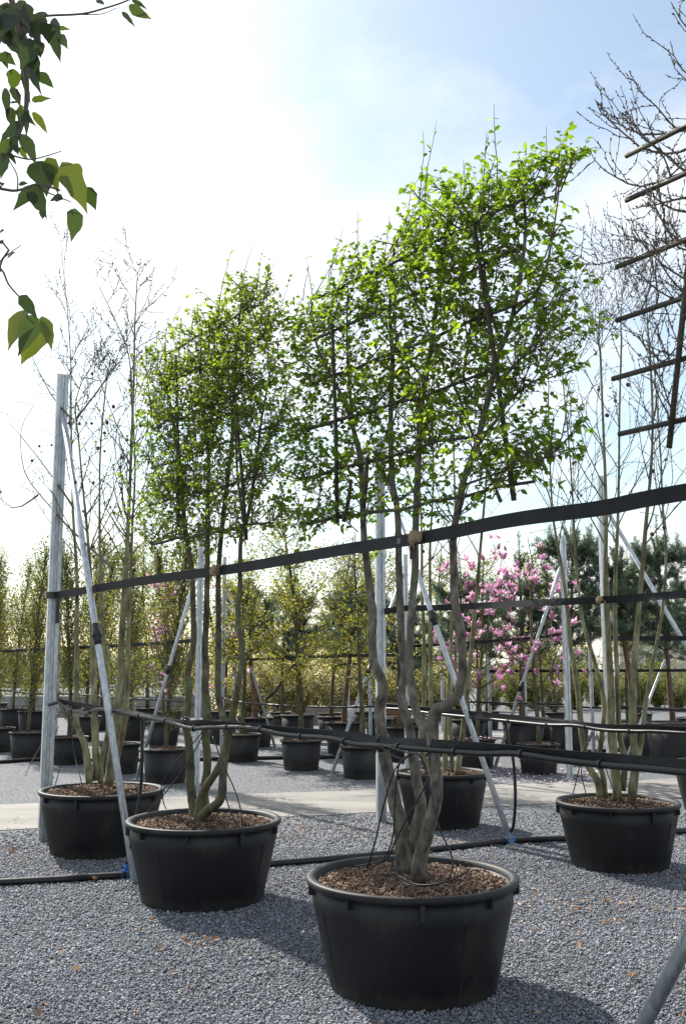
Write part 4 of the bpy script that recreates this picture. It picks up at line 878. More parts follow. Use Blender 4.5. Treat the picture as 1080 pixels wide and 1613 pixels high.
def magnolia(label, loc, H, seed, nb, nfl, r=0.75, fs=1.0):
    rg = random.Random(seed); t = thing('magnolia_tree', label, 'tree', (0, 0, 0), 'pink flowering magnolias')
    pts = twig_path(rg, (0, 0, 0.3), (0, 0, 1), H - 0.4, 10, 0.04); MB().tube(pts, [0.036 * (1 - 0.9 * i / 10) + 0.003 for i in range(11)], 8).build('trunk', 'bark_moss', t, True)
    tw = MB(); lv = Leaves(); ends = []
    for b in range(nb):
        f = b / nb; h = 0.9 + (H - 1.2) * f; i = min(9, int((h - 0.3) / (H - 0.4) * 10)); an = b * 2.4 + rg.uniform(-0.3, 0.3)
        bp = twig_path(rg, pts[i], Vector((math.cos(an), math.sin(an), rg.uniform(0.2, 0.7))), r * (1.1 - 0.6 * f) * rg.uniform(0.7, 1.2), 6, 0.12, 0.10); tw.tube(bp, [0.010 - 0.0012 * q for q in range(7)], 5, False); ends += bp[3:]
        for j in range(2, 7):
            for _ in range(2):
                b2 = twig_path(rg, bp[j], (bp[j] - bp[j - 1]).normalized() + rv(rg, 0.5) + Vector((0, 0, 0.2)), rg.uniform(0.1, 0.3), 3, 0.12, 0.1); tw.tube(b2, [0.004, 0.0034, 0.003, 0.0022], 4, False); ends.append(b2[-1])
                if rg.random() < 0.3: lv.add(b2[-1], rv(rg) + Vector((0, 0, 0.6)), rv(rg), 0.05, 0.025, rg.random())
    tw.build('branches', 'twig_olive', t)
    if lv.p: lv.build('young_leaves', 'leaf_spring', t, False)['kind'] = 'stuff'
    for k in range(nfl):
        p = rg.choice(ends); ob = bpy.data.objects.new('flower', rg.choice(FLW)); COL.objects.link(ob); ob.parent = t
        ob.location = p; ob.rotation_euler = (rg.gauss(0, 0.4), rg.gauss(0, 0.4), rg.uniform(0, 6)); ob.scale = (fs * rg.uniform(0.85, 1.25),) * 3
    t.location = loc
    return t
GP = 'black pots beyond the path'
ppot = pot_mesh(0.62, 0.42, 'plant_pot', 'x', (0, 0, 0), GP, False, 21, 0.03)
bpot = pot_mesh(0.70, 0.54, 'plant_pot', 'x', (0, 0, 0), GP, False, 22, 0.03)
used = {'p': 0, 'b': 0}
def put_pot(kind, loc, label, s=1.0):
    src = ppot if kind == 'p' else bpot
    if not used[kind]: used[kind] = 1; src.location = loc; src['label'] = label; src.scale = (s,) * 3; return src
    return copy_tree(src, loc, random.Random(int(loc[0] * 100)).uniform(0, 6), s, label)
first = set()
def put_tree(src, loc, rotz, s, label):
    if src.name not in first: first.add(src.name); src.location = loc; src.rotation_euler = (0, 0, rotz); src.scale = (s,) * 3; src['label'] = label; return src
    return copy_tree(src, loc, rotz, s, label)
colA = proto_column(61, 3.5); colB = proto_column(62, 3.9, 0.46, 105); colC = proto_column(63, 3.3, 0.5, 105, 0.6)
stA = proto_standard(71, 4.1, 1.35, 0.95, 52); stB = proto_standard(72, 3.7, 1.4, 0.9, 50)
pnA = proto_pine(81, 3.3); pnB = proto_pine(82, 3.9, 1.6, 0.85); pnC = proto_pine(83, 3.5, 1.5, 0.8)
vs_ = proto_standard(91, 2.5, 1.25, 0.5, 26, 'leaf_column', 'small_standard_tree', 0.35)
L = Vector
left_row = [((-6.14, 18.5), colA, 'first upright tree from the left edge, beyond the path'), ((-5.27, 17.42), colB, 'upright tree between the left edge and the tall grooved post'), ((-4.30, 16.36), colC, 'upright tree just right of the tall grooved post'),
            ((-3.22, 15.08), colA, 'upright tree behind the stems of the leftmost tub'), ((-2.36, 13.92), colC, 'upright tree nearest the path, above the pot with a white tag')]
potnames = ['black pot cut off at the left edge beyond the path', 'black pot left of the tall grooved post beyond the path', 'black pot right of the tall grooved post beyond the path', 'black pot half hidden behind the stems of the leftmost tub', 'black pot with a small white tag left of the smaller espalier']
for i, ((x, y), src, lab) in enumerate(left_row):
    put_tree(src, (x, y, 0), i * 1.3, (1.0, 0.92, 1.0, 0.95, 0.98)[i], lab); po = put_pot('p', (x, y, 0), potnames[i], 1.0 if i < 4 else 1.06)
m = MB(); m.box((-2.60, 13.65, 0.455), (0.14, 0.004, 0.035)); tag(m.build('plant_tag', 'white_plastic', None, False, (-2.60, 13.65, 0.44)), 'small white tag on the rim of the pot nearest the path', 'tag')
bk = [((-7.54, 23.7), colB, 1.0, 'upright tree at the left edge, in the row behind'), ((-6.75, 22.6), colA, 1.05, 'upright tree behind the gap left of the tall grooved post'), ((-5.73, 24.1), colC, 1.25, 'upright tree in the rear row behind the leftmost tub stems'), ((-4.25, 20.8), colB, 0.9, 'upright tree in the rear row left of the left block brace'),
      ((-8.6, 25.5), colC, 1.2, 'faint upright tree furthest back at the left edge'), ((-6.4, 27.5), colB, 1.15, 'faint upright tree furthest back behind the left post')]
for i, ((x, y), src, s, lab) in enumerate(bk):
    put_tree(src, (x, y, 0), 0.7 + i * 1.9, s, lab); put_pot('b' if i < 4 else 'p', (x, y, 0), lab.replace('upright tree', 'pot of the upright tree'), 0.95)
magnolia('pale pink magnolia behind the smaller espalier, left of its trunks', (-3.33, 19.3, 0), 3.5, 101, 30, 120, 0.75, 1.0); put_pot('b', (-3.33, 19.3, 0), 'pot of the pale magnolia left of the smaller espalier trunks', 0.9)
magnolia('pink magnolia seen just right of the smaller espalier trunks', (-2.35, 20.2, 0), 3.2, 102, 22, 60, 0.6, 1.0); put_pot('b', (-2.35, 20.2, 0), 'pot of the magnolia right of the smaller espalier trunks', 0.85)
mid_row = [((-1.63, 16.77), stB, 0.95, 'slim yellow green tree just right of the smaller espalier trunks', 'black pot just right of the smaller espalier trunks'), ((-0.62, 15.52), stA, 1.0, 'tallest yellow green tree centred between the two espaliers', 'black pot centred between the two espaliers'),
           ((0.27, 14.44), stB, 0.93, 'yellow green tree directly left of the largest espalier trunks', 'black pot directly left of the largest espalier trunks')]
for i, ((x, y), src, s, lab, pl) in enumerate(mid_row): put_tree(src, (x, y, 0), 0.5 + 2.1 * i, s, lab); put_pot('p', (x, y, 0), pl, 1.03)
pines = [((-1.65, 19.6), pnA, 0.95, 'dark pine behind the pot right of the smaller espalier'), ((-0.89, 20.6), pnC, 0.95, 'pine with orange trunk left of the tallest yellow green tree'), ((0.02, 18.12), pnA, 0.93, 'pine with straight brown trunk between tallest young tree and largest espalier'),
         ((0.92, 16.87), pnC, 0.88, 'pine hidden behind the trunks of the largest espalier'), ((2.28, 19.0), pnA, 0.98, 'pine behind the left pink magnolia'), ((3.13, 18.25), pnC, 1.0, 'pine behind the right pink magnolia'),
         ((3.87, 17.8), pnB, 1.0, 'tall pine behind the left stems of the six stemmed tree'), ((5.0, 17.77), pnA, 1.08, 'pine behind the right stems of the six stemmed tree'), ((5.75, 18.1), pnB, 0.97, 'tall pine at the right edge with upright candle shoots'), ((6.6, 19.5), pnC, 1.0, 'pine cut off by the right edge')]
for i, ((x, y), src, s, lab) in enumerate(pines): put_tree(src, (x, y, 0), 0.4 + i * 1.7, s, lab); put_pot('b', (x, y, 0), 'pot of the ' + lab, 1.0)
magnolia('bright pink magnolia left of the middle, behind the largest espalier trunk', (2.03, 15.88, 0), 3.3, 104, 30, 120, 1.0, 1.15); put_pot('p', (2.03, 15.88, 0), 'black pot strewn with pink petals under the left magnolia')
magnolia('bright pink magnolia with widely spread flowers left of the bare six stemmed tree', (2.81, 15.0, 0), 3.3, 105, 32, 110, 0.95, 1.2); put_pot('p', (2.81, 15.0, 0), 'black pot of the right magnolia, left of the six stemmed tree')
for i, (x, y, s, lab) in enumerate([(2.9, 22.0, 1.0, 'small round headed standard tree under the left magnolia crown'), (4.05, 21.0, 1.0, 'small round headed standard tree right of the right magnolia'), (5.9, 21.5, 1.05, 'small round headed standard tree behind the right stems'), (1.2, 23.0, 1.0, 'small standard tree behind the middle brace')]):
    put_tree(vs_, (x, y, 0), i * 1.1, s, lab); put_pot('p', (x, y, 0), 'pot of the ' + lab, 0.9)
put_pot('b', (4.95, 15.5, 0), 'large empty looking grey black pot at the right edge beyond the path', 1.28)
for i, (x, y, lab) in enumerate([(-0.3, 24.5, 'small black pot far back between pine trunks in the middle'), (0.5, 25.2, 'small black pot far back beside the pale tank'), (-1.5, 25.0, 'small black pot far back right of the smaller espalier'), (3.6, 20.0, 'black pot behind the right magnolia pot'), (4.6, 21.5, 'black pot far back behind the six stemmed tree')]): put_pot('p', (x, y, 0), lab, 0.9)
for i, (x, y, src, s_, lab) in enumerate([(-2.9, 24.5, 'A', 1.15, 'yellow green tree in the far row behind the smaller espalier trunks'), (-1.3, 22.6, 'B', 1.1, 'yellow green tree in the far row right of the smaller espalier'), (-0.25, 22.2, 'A', 1.08, 'yellow green tree in the far row left of the straight pine trunk'), (0.75, 21.4, 'B', 1.12, 'yellow green tree in the far row behind the left trunk of the largest espalier'),
        (1.55, 20.3, 'A', 0.95, 'yellow green tree in the far row behind the middle brace'), (3.4, 24.5, 'B', 1.15, 'yellow green tree in the far row behind the right magnolia'), (4.9, 24.0, 'A', 1.1, 'yellow green tree in the far row behind the left olive stems'), (6.7, 23.5, 'B', 1.15, 'yellow green tree in the far row behind the right olive stems'), (-4.9, 26.0, 'A', 1.2, 'yellow green tree in the far row behind the leftmost tub')]):
    put_tree(stA if src == 'A' else stB, (x, y, 0), 0.9 + i * 2.3, s_, lab); put_pot('p', (x, y, 0), lab.replace('yellow green tree', 'pot of the tree'), 1.0)
for i, (x, y, src, s_, lab) in enumerate([(-5.2, 21.0, 'B', 1.05, 'slender upright tree in the gap left of the leaning brace'), (-3.9, 23.2, 'C', 1.25, 'slender upright tree behind the pale magnolia'), (-7.3, 20.4, 'A', 1.1, 'slender upright tree second from the left edge'), (-9.2, 27.5, 'B', 1.1, 'slender upright tree in the far left corner of the row')]):
    put_tree({'A': colA, 'B': colB, 'C': colC}[src], (x, y, 0), 0.4 + i * 1.3, s_, lab); put_pot('b', (x, y, 0), lab.replace('slender upright tree', 'pot of the slender tree'), 0.9)
# fallen petals under the magnolias
rg = random.Random(7); lv = Leaves()
for c, r, n in (((2.4, 14.8), 1.1, 420), ((2.05, 15.9), 0.3, 60), ((-3.1, 18.6), 1.0, 200)):
    for _ in range(n):
        a = rg.uniform(0, 6.283); q = r * math.sqrt(rg.random()); z = 0.012 if r > 0.3 else 0.42
        lv.add((c[0] + q * math.cos(a) * 1.3, c[1] + q * math.sin(a), z + rg.random() * 0.01), (rg.gauss(0, 1), rg.gauss(0, 1), 0.1), (rg.gauss(0, 0.3), rg.gauss(0, 0.3), 1), 0.05, 0.03, rg.random())
tag(lv.build('fallen_petals', 'petal_fallen', None, False), 'pink petals scattered on the gravel under the magnolias', 'petals', kind='stuff')

# ------------------------------------------------------------------ posts, belts and hoses of the rows beyond the path
def fpost(px, py, h, lab, w=0.62): p = G(px, py); return post(lab, p, h, w, 0.3, False), p
_, q1 = fpost(309, 1245, 3.3, 'thin steel post behind the left trunks of the smaller espalier', 0.7)
_, q2 = fpost(349, 1190, 3.4, 'thin steel post behind the right trunks of the smaller espalier')
_, q3 = fpost(641, 1213, 3.2, 'thin steel post behind the middle trunk of the largest espalier')
_, q4 = fpost(897, 1227, 3.35, 'steel post left of the six stemmed tree beyond the path', 0.8)
_, q5 = fpost(963, 1243, 4.0, 'tall steel post rising behind the six stemmed tree', 0.95)
_, q6 = fpost(934, 1186, 2.9, 'distant thin steel post between the stems of the six stemmed tree')
_, q7 = fpost(772, 1178, 3.05, 'distant steel post in the middle of the pink magnolias')
_, q8 = fpost(697, 1152, 3.3, 'distant steel post left of the left magnolia')
_, q9 = fpost(548, 1142, 3.0, 'distant steel post next to the straight brown pine trunk')
_, q10 = fpost(583, 1168, 3.0, 'thin steel post just left of the largest espalier trunks')
_, q11 = fpost(369, 1165, 3.0, 'distant thin steel post right of the smaller espalier')
_, q12 = fpost(86, 1200, 3.55, 'thin steel post hidden behind the tall grooved post')
_, q13 = fpost(828, 1150, 2.9, 'distant thin steel post behind the right magnolia')
V3 = lambda p, z: Vector((p.x, p.y, z))
brace('distant brace leaning to the post left of the smaller espalier', G(215, 1228), V3(q1, 2.75) + Vector((-0.04, 0, 0)), 0.024, (0.52, 0.56))
brace('distant brace standing left of the largest espalier trunks', G(521, 1222), V3(q3, 2.9) + Vector((-0.04, 0, 0)), 0.024, (0.47, 0.53))
brace('distant brace right of the smaller espalier, with dark sleeve on top', G(434, 1180), V3(q2, 2.9) + Vector((0.04, 0, 0)), 0.024, (0.52, 0.60))
brace('brace crossing in front of the right magnolia', G(777, 1214), V3(q4, 2.9) + Vector((-0.04, 0, 0)), 0.024, (0.40, 0.45))
brace('long brace falling to the right from the tall post behind the six stemmed tree', (5.15, 12.55, 0), V3(q5, 3.6) + Vector((0.04, 0, 0)), 0.028)
brace('distant brace behind the right stems of the six stemmed tree', G(985, 1196), AT(1046, 1040, 18.0), 0.022)
def wire(label, pts, w, name='support_belt', cat='belt', hose=False, grp='thin belts and hoses beyond the path'):
    sp = smooth_path(pts, 6)
    o = (MB().tube(sp, w, 7).build(name, 'hose', None, True, sp[0]) if hose else MB().ribbon(sp, w, 0.006).build(name, 'belt', None, False, sp[0])); return tag(o, label, cat, grp)
L0 = Vector((-9.0, 22.0, 0)); ld = Vector((-0.63, 0.776, 0))
lr = [V3(q1, 0), Vector((-2.36, 13.92, 0)), Vector((-3.22, 15.08, 0)), Vector((-4.3, 16.36, 0)), Vector((-5.27, 17.42, 0)), Vector((-6.14, 18.5, 0)), Vector((-9.0, 22.1, 0))]
wire('dark belt tying the upright trees of the left block', [V3(p, 1.86 - 0.02 * i) for i, p in enumerate(lr)], 0.05)
wire('hose line along the upright trees of the left block', [V3(p, 1.06 + (0.015 if i % 2 else -0.01)) for i, p in enumerate(lr)], 0.016, 'irrigation_hose', 'hose', True)
post('post ending the row of upright trees, out to the left', (-9.05, 22.15, 0), 3.3, 0.7, 0.3, False)
mr = [V3(q3, 0), Vector((0.27, 14.44, 0)), Vector((-0.62, 15.52, 0)), Vector((-1.63, 16.77, 0)), V3(q2, 0)]
wire('dark belt tying the yellow green trees of the middle block', [V3(p, z) for p, z in zip(mr, (1.68, 1.67, 1.65, 1.62, 1.7))], 0.04)
wire('hose line along the yellow green trees of the middle block', [V3(p, z) for p, z in zip(mr, (0.97, 0.96, 0.92, 0.93, 0.97))], 0.016, 'irrigation_hose', 'hose', True)
wire('sagging dark strap hanging between pines in the middle', [AT(440, 1113, 19), AT(418, 1105, 19.2), AT(432, 1090, 19.4), AT(450, 1066, 19.6), AT(462, 1048, 19.8), AT(480, 1050, 20)], 0.05, 'loose_strap', 'strap')
wire('short dark belt between the straight pine and the middle post', [AT(522, 1052, 18.0), AT(540, 1047, 18.1), AT(592, 1045, 18.3), AT(640, 1046, 18.4)], 0.04)
rr_ = [V3(q4, 0), Vector((2.81, 15.0, 0)), Vector((2.03, 15.88, 0)), Vector((0.6, 17.4, 0))]
wire('dark belt tying the magnolias to their post', [V3(p, z) for p, z in zip(rr_, (1.98, 1.93, 1.88, 1.8))], 0.045)
wire('hose line along the magnolias', [V3(p, z) for p, z in zip(rr_, (1.0, 0.98, 0.97, 0.95))], 0.016, 'irrigation_hose', 'hose', True)
wire('dark belt running right from the tall post behind the six stemmed tree', [V3(q5, 1.88), Vector((5.2, 11.9, 1.86)), Vector((7.0, 10.6, 1.85))], 0.06)
wire('hose line running right behind the six stemmed tree', [V3(q5, 1.03), Vector((4.4, 12.5, 1.0)), Vector((7.0, 10.8, 1.0))], 0.018, 'irrigation_hose', 'hose', True)
post('steel post out to the right beyond the tub at the right edge', (7.05, 10.6, 0), 4.0, 0.95, 0.3, False)
wire('distant dark belt joining the posts among the magnolias and pines', [V3(q7, 1.40), V3(q6, 1.42), Vector((7.5, 16.9, 1.45))], 0.05)
post('distant steel post out to the right of the pines', (7.55, 16.9, 0), 3.0, 0.7, 0.3, False)
wire('distant hose line joining the posts among the magnolias and pines', [V3(q7, 0.80), V3(q6, 0.78), Vector((7.5, 16.9, 0.8))], 0.018, 'irrigation_hose', 'hose', True)
for i, (a, b, c) in enumerate(((-8.5, 6.3, 0), )):
    pass
wire('black water pipe on the gravel beyond the path, left', [G(-80, 1204) + L((0, 0, .03)), G(0, 1203) + L((0, 0, .03)), G(66, 1199) + L((0, 0, .03)), G(200, 1200) + L((0, 0, .03)), G(300, 1199) + L((0, 0, .03))], 0.03, 'supply_pipe', 'pipe', True)
wire('black water pipe on the gravel beyond the path, middle', [G(300, 1199) + L((0, 0, .03)), G(400, 1197) + L((0, 0, .03)), G(520, 1195) + L((0, 0, .03)), G(640, 1192) + L((0, 0, .03)), G(800, 1190) + L((0, 0, .03)), G(1000, 1183) + L((0, 0, .03))], 0.03, 'supply_pipe', 'pipe', True)

# ------------------------------------------------------------------ flowering shrubs, hedges, sheds far back
def proto_shrub(seed, H=1.9, r=0.85, lm='blossom_cream', n=26):
    rg = random.Random(seed); t = thing('flowering_shrub', 'x', 'shrub', (0, 0, 0), 'cream flowering shrubs in the distance'); tw = MB(); lv = Leaves()
    for k in range(n):
        an = rg.uniform(0, 6.283); d = Vector((math.cos(an) * 0.42, math.sin(an) * 0.42, 1)); bp = twig_path(rg, (rg.gauss(0, 0.06), rg.gauss(0, 0.06), 0.0), d, H * rg.uniform(0.7, 1.08), 7, 0.09, 0.02); tw.tube(bp, [0.011 - 0.0013 * q for q in range(8)], 4, False)
        for j in range(1, 8):
            for _ in range(3):
                b2 = twig_path(rg, bp[j], rv(rg, 0.7) + Vector((0, 0, 0.4)), rg.uniform(0.12, 0.38), 3, 0.15, 0.02); tw.tube(b2, [0.004, 0.003, 0.002, 0.0015], 3, False)
                for q in range(11): lv.add(b2[rg.randint(0, 3)] + rv(rg, 0.05), rv(rg), rv(rg), rg.uniform(0.045, 0.085), 0.055, rg.random())
    tw.build('stems', 'twig_olive', t); lv.build('blossom', lm, t, False)['kind'] = 'stuff'; return t
shA = proto_shrub(111); shB = proto_shrub(112, 2.1, 0.9, 'blossom_cream', 28); shG = proto_shrub(113, 1.9, 0.9, 'hedge_leaf', 28)
labs = ['at the far left of the shrub line', 'behind the pine pots right of the smaller espalier', 'left of the orange pine trunk', 'behind the orange pine trunk', 'right of the orange pine trunk', 'behind the tallest yellow green trunk', 'left of the straight pine trunk', 'right of the straight pine trunk', 'behind the brace left of the largest espalier', 'behind the left trunk of the largest espalier', 'between the trunks of the largest espalier', 'right of the largest espalier trunks', 'behind the middle brace', 'under the left magnolia']
for i, lab in enumerate(labs):
    px = 365 + i * 27; x = (px - 540) / F * (28.5 + (i % 3)); put_tree((shA, shB)[i % 2], (x, 28.0 + (i % 3) * 0.9 + 0.3 * (i % 2), 0), i * 1.7, 0.76 + 0.08 * (i % 4), 'cream blossoming shrub ' + lab)
for i in range(13):
    px = 770 + i * 32; y = 33 + (i % 3) * 1.1; put_tree(shG, ((px - 540) / F * y, y, 0), i * 2.1, 0.62 + 0.12 * (i % 3), 'light green shrub, %s from the left behind the right hand pines' % ('first second third fourth fifth sixth seventh eighth ninth tenth eleventh twelfth thirteenth'.split()[i]))
def hedge(name, label, x0, x1, y0, y1, hfun, n, material, size, seed):
    rg = np.random.default_rng(seed); x = rg.uniform(x0, x1, n); y = rg.uniform(y0, y1, n); h = np.array([hfun(a) for a in x]); z = h * rg.random(n) ** 0.75
    P = np.stack([x, y, z], 1); D = rg.normal(0, 1, (n, 3)); Nn = rg.normal(0, 1, (n, 3)); lv = Leaves(); lv.p = P; lv.d = D; lv.n = Nn; lv.l = size * rg.uniform(0.6, 1.3, n); lv.w = lv.l * 0.6; lv.r = rg.random(n)
    return tag(lv.build(name, material, None, False), label, 'hedge', kind='stuff')
hf = lambda a: 1.8 + 0.4 * math.sin(a * 0.55) + 0.35 * math.sin(a * 1.7 + 1) + 0.25 * math.sin(a * 4.1)
hedge('distant_hedge', 'low distant wood closing the view behind the nursery', -55, 50, 62, 66, hf, 42000, 'hedge_far', 0.30, 3)
hedge('distant_hedge', 'leafy hedge behind the low wall on the left', -21, -4.2, 35, 37.5, lambda a: 1.9 + 0.35 * math.sin(a * 1.3) + 0.2 * math.sin(a * 3.7), 16000, 'hedge_leaf', 0.11, 4)
# low wall of concrete blocks on the left
t = thing('low_wall', 'low pale concrete block wall behind the pots on the left', 'wall', (-11, 30, 0)); bm = None; k = 0
for c in range(2):
    for i in range(15):
        x = -12.2 + i * 0.66 + (0.33 if c else 0)
        if bm is None: ob = MB().box((0, 0, 0), (0.645, 0.3, 0.285)).build('concrete_block', 'concrete', t, False, Vector((0, 0, 0))); bm = ob.data
        else: ob = bpy.data.objects.new('concrete_block', bm); COL.objects.link(ob); ob.parent = t
        ob.location = Vector((x, 30 + 0.004 * ((i * 7) % 3), 0.145 + c * 0.295)) - Vector((-11, 30, 0))
def crate(label, c, size, mt, name='wooden_crate'):
    t = thing(name, label, 'crate', c); c = Vector(c); w, d, h = size; n = 5
    for i in range(n):
        z = h * (i + 0.5) / n
        for s in (-1, 1): m = MB(); m.box(c + Vector((0, s * d / 2, z)), (w, 0.02, h / n * 0.9)); m.build('plank', mt, t)
        for s in (-1, 1): m = MB(); m.box(c + Vector((s * (w / 2 - 0.01), 0, z)), (0.02, d - 0.03, h / n * 0.9)); m.build('plank', mt, t)
    for sx in (-1, 1):
        for sy in (-1, 1): m = MB(); m.box(c + Vector((sx * (w / 2 - 0.05), sy * (d / 2 - 0.035), h / 2)), (0.05, 0.05, h + 0.01)); m.build('corner_post', mt, t)
crate('weathered grey wooden crate far back between the pine trunks', (-0.45, 26.6, 0), (1.0, 0.8, 0.42), 'wood_grey'); crate('brown wooden crate seen between the trunks of the largest espalier', (1.22, 24.6, 0), (0.62, 0.6, 0.5), 'wood_brown')
crate('weathered grey crate on the right of the first far crate', (-0.1, 29, 0), (1.1, 0.9, 0.5), 'wood_grey')
t = thing('water_tank', 'pale grey ribbed water tank far back left of the largest espalier', 'tank', (0.4, 26.0, 0)); MB().lathe([(0, 0), (0.36, 0), (0.38, 0.03), (0.38, 0.16), (0.365, 0.18), (0.38, 0.2), (0.38, 0.40), (0.34, 0.46), (0.12, 0.49), (0, 0.49)], (0.4, 26, 0), 24).build('body', 'tank', t, True); MB().lathe([(0, 0.485), (0.1, 0.485), (0.1, 0.53), (0, 0.535)], (0.4, 26, 0), 16).build('lid', 'tank', t)
def house(name, label, c, w, d, h, rh, wallm, roofm, wins, door=None):
    t = thing(name, label, 'building', c); c = Vector(c)
    m = MB(); x0, x1, y0, y1 = c.x - w / 2, c.x + w / 2, c.y - d / 2, c.y + d / 2
    m.v = [Vector(p) for p in ((x0, y0, 0), (x1, y0, 0), (x1, y1, 0), (x0, y1, 0), (x0, y0, h), (x1, y0, h), (x1, y1, h), (x0, y1, h), (x0, c.y, h + rh - 0.03), (x1, c.y, h + rh - 0.03))]
    m.f = [(0, 1, 5, 4), (2, 3, 7, 6), (1, 2, 6, 9, 5), (3, 0, 4, 8, 7)]; m.build('wall', wallm, t)
    e = 0.25; m = MB(); s = rh / (d / 2); z = h - s * e
    for dz in (0, 0.08): m.v += [Vector(p) for p in ((x0 - e, y0 - e, z + dz), (x1 + e, y0 - e, z + dz), (x1 + e, c.y, h + rh + dz), (x0 - e, c.y, h + rh + dz), (x0 - e, y1 + e, z + dz), (x1 + e, y1 + e, z + dz))]
    m.f = [(0, 3, 2, 1), (3, 4, 5, 2), (6, 7, 8, 9), (9, 8, 11, 10), (0, 1, 7, 6), (5, 4, 10, 11), (1, 2, 8, 7), (2, 5, 11, 8), (3, 0, 6, 9), (4, 3, 9, 10)]; m.build('roof', roofm, t)
    for (wx, wz, ww, wh) in wins:
        f = MB()
        for (ax, az, bx, bz) in ((0, wh / 2, ww + 0.12, 0.06), (0, -wh / 2, ww + 0.12, 0.06), (-ww / 2, 0, 0.06, wh - 0.07), (ww / 2, 0, 0.06, wh - 0.07)): f.box((c.x + wx + ax, y0 - 0.02, wz + az), (bx, 0.08, bz))
        fo = f.build('window', 'white_plastic', t); MB().box((c.x + wx, y0 - 0.01, wz), (ww - 0.05, 0.03, wh - 0.05)).build('pane', 'glass_dark', fo)
    if door: do = MB().box((c.x + door, y0 - 0.02, 1.03), (0.95, 0.06, 2.05)).build('door', 'concrete', t); MB().box((c.x + door + 0.36, y0 - 0.07, 1.0), (0.1, 0.04, 0.03)).build('handle', 'galvanised', do)
house('shed', 'pale plastered shed behind the pines at the right edge', (14.6, 42, 0), 8, 5, 2.5, 1.2, 'plaster', 'slate', [(-2.6, 1.45, 0.9, 0.9), (2.2, 1.45, 0.9, 0.9)], -0.6)
house('farmhouse', 'distant house with dark slate roof between the middle pines', (-1.2, 75, 0), 6, 7, 1.9, 1.9, 'plaster', 'slate', [(-1.2, 1.2, 0.9, 1.0), (1.4, 1.2, 0.9, 1.0)])

